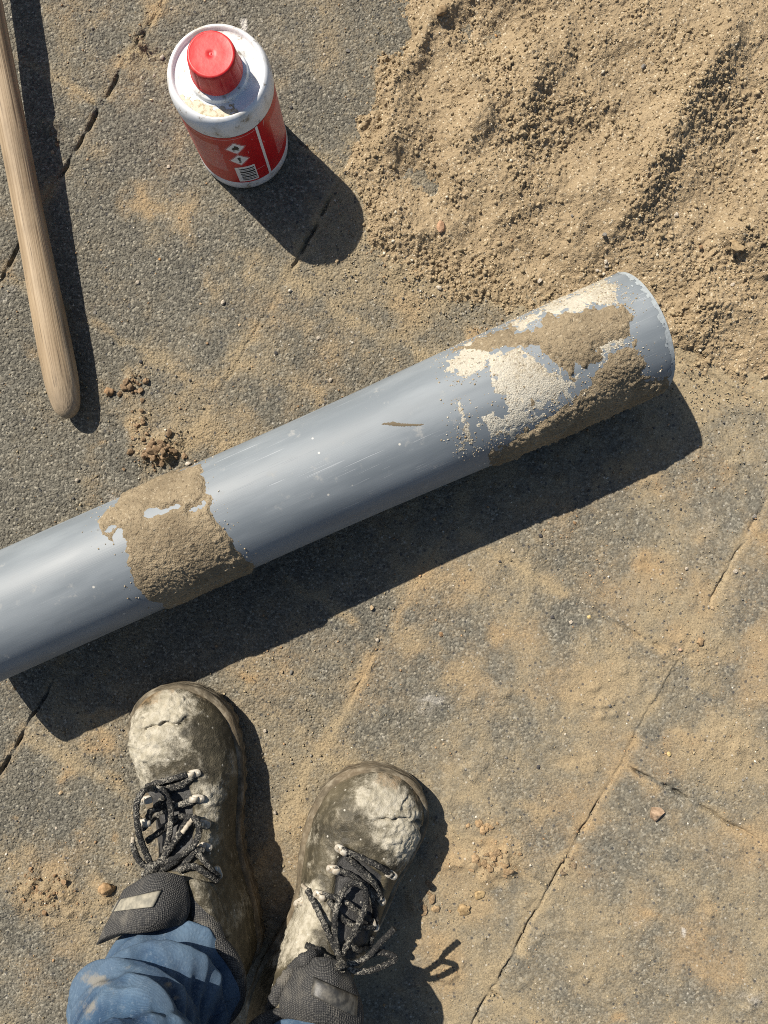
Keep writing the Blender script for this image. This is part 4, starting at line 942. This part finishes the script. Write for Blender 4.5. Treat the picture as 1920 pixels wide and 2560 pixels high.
def tongue(rows, boot, seed, patch, pm, plabel):
    V, Q, bv = pad_grid(rows, seed=seed)
    o_ = padd('tongue', raw_mesh('tongue', V, Q), MAT_KNIT, boot)
    p_ = flat_patch('tongue_patch', patch, [bv], pm, boot); p_['label'] = plabel
    return bv
tvL = tongue([[(318,2232,.112),(390,2186,.126),(462,2196,.116)],[(292,2275,.122),(385,2235,.145),(472,2235,.124)],[(262,2325,.128),(378,2285,.154),(474,2270,.128)],[(240,2364,.124),(345,2324,.150),(466,2300,.128)]], bootL, 700, [(293,2252),(402,2228),(382,2269),(276,2281)], MAT_PATCH, 'dusty grey patch')
tvR = tongue([[(772,2402,.114),(812,2400,.126),(850,2422,.114)],[(730,2448,.124),(812,2445,.146),(882,2470,.124)],[(700,2500,.130),(805,2500,.156),(906,2525,.128)],[(704,2534,.126),(798,2556,.152),(908,2580,.126)]], bootR, 710, [(783,2446),(895,2496),(892,2546),(777,2490)], MAT_PATCHD, 'black rubber patch')
BL_ = [bvL, tvL]; BR_ = [bvR, tvR]
# laces, left
for pts in (
    [(480,1790,.005),(420,1660,.010),(362,1500,.014),(336,1330,.016),(345,1190,.017),(400,1100,.018),(490,1066,.019),(570,1090,.019),(625,1160,.018),(655,1290,.017),(645,1450,.014),(618,1600,.010),(560,1730,.006),(510,1790,.004)],
    [(500,1790,.006),(600,1700,.009),(690,1560,.011),(755,1480,.012)],
    [(480,1800,.006),(640,1740,.009),(780,1670,.012),(880,1570,.014),(912,1460,.014),(890,1370,.013),(830,1340,.012),(760,1440,.010),(640,1640,.008),(520,1790,.006)],
    [(300,1570,.006),(330,1680,.008),(390,1770,.008),(470,1810,.006)],
    [(390,1870,.005),(500,1850,.007),(620,1800,.007),(760,1700,.007),(860,1650,.006),(960,1740,.006),(1040,1840,.006),(1095,1890,.003)],
    [(430,1060,.004),(560,1010,.005),(700,975,.006),(800,945,.005)],
    [(470,1075,.004),(620,1060,.005),(740,1025,.006),(850,975,.004)],
    [(450,1290,.005),(600,1240,.007),(760,1220,.007),(850,1170,.005)],
    [(440,1340,.005),(560,1190,.006),(640,1090,.006),(760,1040,.006),(850,965,.004)],
    [(400,1440,.005),(520,1330,.007),(680,1240,.007),(860,1195,.004)],
    [(430,1560,.005),(600,1440,.006),(740,1330,.007),(880,1390,.005)],
    [(740,1820,.006),(860,1790,.007),(980,1860,.007),(1080,1930,.005)],
    [(720,1840,.006),(840,1700,.008),(880,1640,.007),(960,1640,.005)]):
    lace('lace', pts, BL_, bootL, .0032, ZL)
lace('lace_tip', [(757,1484,.012),(815,1405,.0125),(882,1325,.012)], BL_, bootL, .0024, ZL, MAT_AGLET)
lace('lace_tip', [(300,1572,.006),(303,1545,.0062),(306,1520,.006)], BL_, bootL, .0022, ZL, MAT_AGLET)
padd('lace_knot', tube_mesh('lace_knot', crom([drop(BL_, *ZL(*q), .006) for q in ((430, 1830), (500, 1800), (560, 1790), (600, 1770))], 6), np.r_[.003, np.full(17, .0062), .003], 12), MAT_LACE, bootL)
for q, a_ in (((870, 935), -.15), ((902, 1165), .05), ((420, 1180), 2.9), ((405, 1390), 3.0), ((960, 1400), .2), ((975, 1610), .3), ((1085, 1850), 1.2)): hook(q, a_, BL_, bootL, ZL)
# laces, right
for pts in (
    [(745,1690,.006),(705,1470,.008),(722,1260,.012),(795,1100,.015),(880,1068,.017),(950,1125,.017),(958,1240,.016),(900,1390,.013),(845,1490,.010),(790,1600,.007),(750,1690,.005)],
    [(480,1120,.004),(540,1235,.006),(620,1400,.007),(700,1580,.007),(750,1690,.006)],
    [(1190,1435,1.118),(1140,1490,1.116),(1080,1545,1.116),(1000,1640,1.118),(930,1690,1.118),(850,1720,1.120),(770,1705,1.122)],
    [(770,1740,1.124),(880,1785,1.122),(1000,1775,1.118),(1110,1735,1.114),(1185,1695,1.112),(1190,1665,1.112),(1130,1640,1.112),(1050,1630,1.113),(960,1670,1.116)],
    [(730,1730,.006),(620,1655,.006),(540,1610,.005),(470,1570,.004)],
    [(760,790,.004),(900,850,.005),(1060,930,.006),(1170,1000,.004)],
    [(800,850,.004),(900,940,.005),(1020,1060,.006),(1085,1180,.004)],
    [(700,950,.004),(850,1010,.006),(1000,1130,.006),(1080,1195,.004)],
    [(600,1160,.004),(760,1200,.005),(900,1300,.006),(1040,1400,.004)],
    [(960,1080,.005),(1020,1230,.006),(1045,1370,.004)],
    [(660,1210,.005),(740,1330,.006),(880,1420,.006),(1030,1420,.004)],
    [(820,1560,.005),(900,1610,.006),(980,1580,.005),(1010,1500,.004)]):
    lace('lace', pts, BR_, bootR, .0031, ZR)
lace('lace_tip', [(445,1085,.004),(465,1105,.0042),(483,1125,.004)], BR_, bootR, .0024, ZR, MAT_AGLET)
padd('lace_knot', tube_mesh('lace_knot', crom([drop(BR_, *ZR(*q), .007) for q in ((735, 1660), (748, 1700), (755, 1740), (760, 1770))], 6), np.r_[.003, np.full(17, .006), .003], 12), MAT_LACE, bootR)
# padded black collar roll running down beside the tongue
lace('collar_roll', [(560,1640,.002),(470,1690,.004),(380,1770,.005),(290,1880,.006),(220,2020,1.118),(185,2160,1.112),(175,2300,1.108)], BR_, bootR, .0075, ZR, MAT_KNIT)
for q, a_ in (((755, 790), 3.6), ((690, 950), 3.3), ((580, 1160), 3.4), ((1165, 995), .6), ((1080, 1195), 1.0), ((1030, 1405), 1.2), ((420, 1220), 2.6)): hook(q, a_, BR_, bootR, ZR)
# folded leather flap of the left boot beside the ankle
V, Q, _ = pad_grid([[(462,2205,.118),(490,2196,.122),(520,2210,.112)],[(478,2250,.122),(510,2240,.126),(545,2250,.106)],[(500,2300,.124),(530,2290,.126),(562,2300,.104)],[(530,2345,.122),(552,2340,.124),(580,2350,.102)]], thick=.005, bulge=.001, seed=720)
me = raw_mesh('leather_flap', V, Q); set_attr(me, 'mask', np.tile([.35, .1, 0, 1], (len(V), 1))); padd('leather_flap', me, MAT_LEA, bootL)
V, Q, _ = pad_grid([[(465,2230,.116),(480,2222,.120),(497,2230,.116)],[(490,2300,.122),(512,2290,.126),(535,2300,.120)],[(515,2370,.124),(540,2362,.128),(565,2372,.120)],[(540,2430,.122),(562,2425,.124),(585,2430,.114)]], thick=.008, bulge=.003, seed=730)
padd('ankle_padding', raw_mesh('ankle_padding', V, Q), MAT_KNIT, bootL)

# ---- jeans
def trouser_leg(hem, seed, folds, top, dirtb, r0=.0455):
    z = np.concatenate([np.linspace(.088, .42, 230), np.linspace(.425, .86, 40)]); th = np.linspace(0, 2 * math.pi, 220, endpoint=False)
    Z, Th = np.meshgrid(z, th, indexing='ij')
    k = sstep(.3, .86, Z); cx = hem[0] + (top[0] - hem[0]) * k; cy = hem[1] + (top[1] - hem[1]) * k
    r = r0 + .006 * sstep(.2, .5, Z) + .016 * sstep(.5, .85, Z)
    r = r - .010 * np.exp(-((Z - .088) / .02) ** 2)
    for (z0, amp_t, ph, amp, sg, ps) in folds:
        zc = z0 + amp_t * np.cos(Th - ph) + .016 * (fbm2(np.cos(Th) * 2 + 3, np.sin(Th) * 2 + seed, seed, 2) - .5)
        q = (Z - zc) / sg; e = np.exp(-np.where(q > 0, (q / 1.9) ** 2, (q / .62) ** 2))
        r = r + amp * e * (.55 + .45 * np.cos(Th - ps))
    wr = np.zeros_like(r)
    for k_, (f_, s_, a_, tl) in enumerate(((.9, 30.0, .0050, .03), (1.4, 62.0, .0022, .02))):
        nn = fbm2(np.cos(Th) * f_ + 5 * k_, (Z + tl * np.cos(Th - 2.6)) * s_ + np.sin(Th) * f_, seed + 30 + k_, 2)
        wr = wr + a_ * (1 - np.abs(2 * nn - 1) * 1.8)
    wr = wr * sstep(.5, .2, Z); r = r + wr
    ridge_ = np.clip((r - r0) / .022, 0, 1) * .6 + np.clip(wr / .006, 0, 1) * .4
    r = r + .004 * (fbm2(np.cos(Th) * 3 + 9, np.sin(Th) * 3 + Z * 18, seed + 3, 3) - .5)
    X = cx + r * np.cos(Th); Y = cy + r * 1.06 * np.sin(Th)
    P = np.stack([X, Y, Z], -1)
    inn = P[:1].copy(); inn[..., 0] = cx[0] + (X[0] - cx[0]) * .93; inn[..., 1] = cy[0] + (Y[0] - cy[0]) * .93; inn[..., 2] += .004
    in2 = inn.copy(); in2[..., 2] += .05
    P = np.concatenate([in2, inn, P]); nz_ = P.shape[0]
    me = raw_mesh('trouser_leg', P.reshape(-1, 3), grid_quads(nz_, len(th), wrap_v=True)[:, ::-1])
    uvl = me.uv_layers.new(name='UVMap'); li = np.empty(len(me.loops), np.int32); me.loops.foreach_get('vertex_index', li)
    uu = np.broadcast_to(th * 52, (nz_, len(th))).ravel(); vv_ = np.repeat(np.r_[.08, .085, z] * 700, len(th))
    uvl.data.foreach_set('uv', np.stack([uu[li], vv_[li]], -1).astype(np.float32).ravel())
    u_, v2 = proj(P); d_ = np.zeros(u_.shape)
    for (a_, b_, ru, rv, s_) in dirtb: d_ += s_ * np.exp(-((u_ - a_) / ru) ** 2 - ((v2 - b_) / rv) ** 2)
    rd = np.concatenate([ridge_[:1] * 0, ridge_[:1] * 0, ridge_]); set_attr(me, 'mask', np.stack([d_, rd, 0 * d_, 1 + 0 * d_], -1).reshape(-1, 4))
    o_ = padd('trouser_leg', me, MAT_DENIM)
    return o_
hL = at(405, 2490, .13); hR = at(755, 2712, .13)
fo = [(.104, .004, 1.2, .011, .007, 1.6), (.120, .007, 2.4, .022, .0075, 1.0), (.139, .010, 2.9, .020, .0075, .6), (.160, .014, 2.2, .022, .009, 1.2), (.186, .016, .8, .016, .009, 2.2), (.212, .018, .6, .014, .012, 1.4), (.25, .03, 2.4, .012, .016, 1.0)]
trouser_leg((hL.x, hL.y), 801, fo, (hL.x + .04, hL.y - .10), [(240, 2450, 40, 20, .9), (225, 2520, 25, 30, .7), (420, 2460, 12, 8, .8), (330, 2420, 40, 10, .4), (440, 2495, 8, 6, .8)])
trouser_leg((hR.x, hR.y), 841, [(f[0] + .004, f[1], f[2] + .7, f[3], f[4], f[5]) for f in fo], (hR.x + .02, hR.y - .06), [])
# seat of the jeans, out of the picture
th = np.linspace(0, 2 * math.pi, 64, endpoint=False); zz = np.linspace(.80, 1.02, 14)
cxm, cym = (hL.x + hR.x) / 2 + .03, (hL.y + hR.y) / 2 - .08
Th, Zz = np.meshgrid(th, zz, indexing='xy')
kx = .165 - .02 * sstep(.9, 1.02, Zz); ky = .12 - .01 * sstep(.9, 1.02, Zz); shr = .78 + .22 * sstep(.80, .86, Zz)
Vj = np.stack([cxm + kx * shr * np.cos(Th), cym + ky * shr * np.sin(Th), Zz], -1)
me = raw_mesh('trouser_seat', Vj.reshape(-1, 3), grid_quads(14, 64, wrap_v=True)[:, ::-1])
bm = bmesh.new(); bm.from_mesh(me); bm.verts.ensure_lookup_table(); bm.faces.new([bm.verts[13 * 64 + i] for i in range(64)]); bm.faces.new([bm.verts[i] for i in range(64)][::-1]); bm.to_mesh(me); bm.free()
set_attr(me, 'mask', np.zeros((len(me.vertices), 4))); padd('trouser_seat', me, MAT_DENIM)

# ------------------------------------------------------------------ stones and clods
def stone_mesh(seed, jag=.25, sub=2):
    bm = bmesh.new(); bmesh.ops.create_icosphere(bm, subdivisions=sub, radius=1)
    V = np.array([v.co for v in bm.verts]); n_ = fbm3(V + seed * 7.1, 1.1, seed, 2); V = V * (1 + jag * 2 * (n_ - .5) + (jag * .9 * (fbm3(V + seed * 3.3, 3.2, seed + 4, 2) - .5)))[:, None]
    r_ = np.random.default_rng(seed)
    for k in range(9):               # a few flattened facets
        dn = r_.normal(size=3); dn /= np.linalg.norm(dn); h = V @ dn; lim = r_.uniform(.5, .78)
        V = V - np.clip(h - lim, 0, None)[:, None] * dn * .85
    for v, p in zip(bm.verts, V): v.co = p
    me = bpy.data.meshes.new('stone'); bm.to_mesh(me); bm.free(); me.materials.append(MAT_STONE)
    me.polygons.foreach_set('use_smooth', np.ones(len(me.polygons), bool)); return me
STONES = [stone_mesh(k, .42, 3) for k in range(8)]; CLODS = [stone_mesh(20 + k, .85, 3) for k in range(8)]
def top_z(u, v):
    g = at(u, v); h, d_ = sand_height(np.array([[g.x]]), np.array([[g.y]]))
    return max(float(h[0, 0]), ground_z(g.x, g.y), 0)
def stone(name, u, v, rpx, col, label, cat, group=None, clod=False, flat=.7, asp=None, zoff=0.0):
    z = top_z(u, v) + zoff; p = at(u, v, z); r_ = rpx * M_PX * (.95 if clod or rpx > 12 else .78)
    o_ = bpy.data.objects.new(name, random.choice(CLODS if clod else STONES)); COL.objects.link(o_)
    o_.location = (p.x, p.y, z + r_ * flat * (.5 if clod else .38)); a_ = asp or random.uniform(.75, 1.15)
    o_.scale = (r_, r_ * a_, r_ * flat); o_.rotation_euler = (random.uniform(-.3, .3), random.uniform(-.3, .3), random.uniform(0, 6.28))
    o_.color = (*col, 1); return tag(o_, label, cat, group)
def angular(seed):
    me = stone_mesh(seed, .5, 2); V = np.array([v.co for v in me.vertices]); r_ = np.random.default_rng(seed)
    for k in range(7):
        dn = r_.normal(size=3); dn /= np.linalg.norm(dn); V = V - np.clip(V @ dn - r_.uniform(.42, .62), 0, None)[:, None] * dn
    me.vertices.foreach_set('co', V.astype(np.float32).ravel()); me.polygons.foreach_set('use_smooth', np.zeros(len(me.polygons), bool)); me.update(); return me
WHT = (.52, .48, .41); TAN = (.45, .36, .24); BRN = (.30, .20, .115); GRY = (.24, .235, .22); DRK = (.075, .075, .08); ORA = (.50, .30, .13); PNK = (.48, .34, .25)
CN = {WHT: 'white', TAN: 'tan', BRN: 'brown', GRY: 'grey', DRK: 'dark', ORA: 'orange', PNK: 'pinkish'}
cn = lambda c: CN.get(c, 'yellow')
stone('stone', 1637, 2035, 32, (.40, .30, .215), 'largest loose stone, angular pinkish brown, alone on the dusty slab', 'stone', flat=.6, asp=.85).data = angular(52)
stone('stone', 1102, 570, 15, (.42, .27, .17), 'rounded reddish brown stone half sunk in the sand heap', 'stone', flat=.6, asp=1.2).data = angular(57)
stone('pebble', 473, 1159, 10, WHT, 'white round pebble among brown clods beside the pipe', 'pebble')
stone('pebble', 1197, 2238, 14, (.46, .35, .19), 'tan ridged pebble in the orange dirt beside the right boot', 'pebble', flat=.6, asp=1.15)
stone('soil_clod', 1102, 32, 17, (.28, .21, .125), 'dark damp sand lump on the rim of the sand heap', 'clod', clod=True)
stone('soil_clod', 1090, 2272, 14, (.40, .30, .18), 'flat tan dirt flake at the shadow edge of the right boot', 'clod', clod=True, flat=.35)
stone('soil_clod', 1160, 2276, 22, (.36, .27, .15), 'cracked tan dirt crust below the ridged pebble', 'clod', clod=True, flat=.3)
stone('soil_clod', 270, 2222, 20, (.36, .25, .14), 'single brown soil clod beside the tongue of the left boot', 'clod', clod=True)
stone('soil_clod', 272, 978, 13, BRN, 'round brown soil lump near the wooden handle end', 'clod', clod=True)
stone('soil_clod', 1750, 1603, 12, (.34, .25, .15), 'brown clod where two paving joints meet beyond the pipe shadow', 'clod', clod=True)
stone('soil_clod', 1840, 610, 20, (.36, .28, .17), 'big crumbly sand lump in the sand heap above the pipe end', 'clod', clod=True, flat=.3, zoff=-.008)
for (u, v, r_) in ((1098,720,9),(1349,703,9),(1514,655,9),(1492,676,7),(1515,668,7)):
    stone('pebble', u, v, r_, WHT, 'white pebble at the edge of the sand heap beside the pipe', 'pebble', 'white pebbles along the sand edge')
for (u, v, r_, c) in ((1608,168,9,GRY),(1510,587,9,GRY),(1830,712,9,WHT),(1515,622,6,TAN),(1690,538,7,WHT),(1854,385,7,WHT),(1753,619,8,BRN),(1395,70,5,WHT),(1240,90,5,ORA),(1430,540,6,GRY),(1660,310,7,TAN),(1280,600,6,BRN),(1320,640,6,TAN)):
    stone('pebble', u, v, r_, c, 'small ' + cn(c) + ' pebble lying in the sand heap', 'pebble', 'pebbles in the sand heap')
for (u, v, r_, c) in ((557,756,9,WHT),(345,708,8,WHT),(379,252,7,(.7,.62,.42)),(421,418,8,WHT),(385,190,6,WHT),(796,845,8,WHT),(827,951,8,WHT),(399,648,6,ORA),(193,1200,8,WHT),(842,654,8,TAN),(868,128,8,GRY),(728,270,7,DRK),(355,195,6,WHT),(405,145,8,WHT),(325,90,6,TAN),(297,140,5,TAN),(266,356,5,GRY),(145,362,7,BRN),(133,382,7,TAN),(690,882,6,DRK),(352,905,6,DRK),(238,780,6,GRY),(252,626,5,TAN),(476,951,5,DRK),(503,760,5,TAN),(600,812,5,TAN)):
    stone('pebble', u, v, r_, c, 'small loose ' + cn(c) + ' pebble on the paving between the wooden handle, bottle and pipe', 'pebble', 'pebbles on the paving beyond the pipe')
for (u, v, r_, c) in ((1380,1543,8,DRK),(1427,1555,8,WHT),(1472,1543,8,(.62,.5,.25)),(1837,1428,9,WHT),(1860,1433,6,TAN),(1671,1886,9,(.62,.5,.25)),(1570,1783,8,WHT),(1102,1584,9,BRN),(1249,1404,6,DRK),(1346,1917,7,DRK),(1281,1375,8,WHT),(929,1520,10,TAN),(944,1601,7,WHT),(728,1680,7,GRY),(705,1679,6,TAN),(1350,1340,7,DRK),(1436,1307,7,BRN),(1793,1660,6,TAN),(1716,1421,6,WHT),(1225,1950,6,TAN),(1110,1860,6,TAN),(1858,1950,5,GRY),(1900,2110,6,TAN),(1885,1292,7,GRY),(1780,1520,7,TAN),(1700,1625,7,PNK),(1745,1660,6,TAN),(1265,1895,6,GRY)):
    stone('pebble', u, v, r_, c, 'small loose ' + cn(c) + ' pebble on the dusty slabs between the pipe shadow and the boots', 'pebble', 'pebbles on the paving before the pipe')
for (u, v, r_, c) in ((661,1827,7,WHT),(687,2031,8,WHT),(760,2134,9,TAN),(775,2130,7,TAN),(153,1981,7,TAN),(205,2105,5,WHT),(141,2071,5,WHT),(218,2154,6,WHT),(66,2020,5,GRY),(318,2160,6,TAN),(235,1810,6,TAN),(25,2170,5,WHT),(640,1860,5,TAN)):
    stone('pebble', u, v, r_, c, 'small loose ' + cn(c) + ' pebble on the paving round the left boot', 'pebble', 'pebbles round the left boot')
# crumbled clods in the joint by the mud band, and other crumb clusters
def crumbs(n, cu, cv, ru, rv, r0, r1, col, label, group, flat=.75):
    for k in range(n):
        a_ = random.gauss(0, .55); b_ = random.gauss(0, .55)
        k_ = random.uniform(.8, 1.2); c = [x * k_ for x in col]
        stone('soil_clod', cu + a_ * ru, cv + b_ * rv, r0 + (r1 - r0) * random.random() ** 2.2, c, label, 'clod', group, True, flat * random.uniform(.7, 1.1))
crumbs(70, 398, 1128, 56, 36, 3, 15, (.25, .18, .112), 'brown soil crumb in the heap behind the mud band of the pipe', 'soil crumbs behind the pipe')
crumbs(12, 345, 1050, 18, 60, 3, 9, (.25, .18, .112), 'brown soil crumb in the heap behind the mud band of the pipe', 'soil crumbs behind the pipe')
crumbs(16, 328, 965, 26, 30, 4, 12, (.25, .18, .112), 'brown soil crumb in the small cluster near the wooden handle end', 'soil crumbs near the handle end')
crumbs(44, 1225, 2150, 64, 36, 3, 13, (.34, .25, .15), 'flat orange dirt crumb on the paving beside the right boot', 'dirt crumbs beside the right boot', .45)
crumbs(14, 1205, 2065, 30, 24, 4, 11, (.40, .29, .17), 'tan dirt crumb near the toe shadow of the right boot', 'dirt crumbs near the right toe', .6)
crumbs(44, 105, 2225, 75, 55, 2.5, 9, (.30, .205, .12), 'orange brown dirt crumb in the dirt patch left of the left boot', 'dirt crumbs beside the left boot')
crumbs(10, 350, 105, 16, 30, 3, 9, (.22, .17, .115), 'dark dirt crumb in the open joint behind the bottle', 'dirt crumbs in the joint')
crumbs(8, 140, 345, 10, 20, 3, 10, (.16, .13, .09), 'dark dirt crumb in the shadow edge of the wooden handle', 'dirt crumbs by the handle')
crumbs(14, 1410, 2165, 30, 30, 3, 8, (.24, .19, .13), 'grey brown dirt crumb where the paving joints cross near the right boot', 'dirt crumbs at the joint crossing')
crumbs(10, 1060, 2230, 30, 60, 4, 16, (.32, .24, .15), 'brown dirt flake in the shadow of the right boot', 'dirt flakes in the boot shadow', .35)
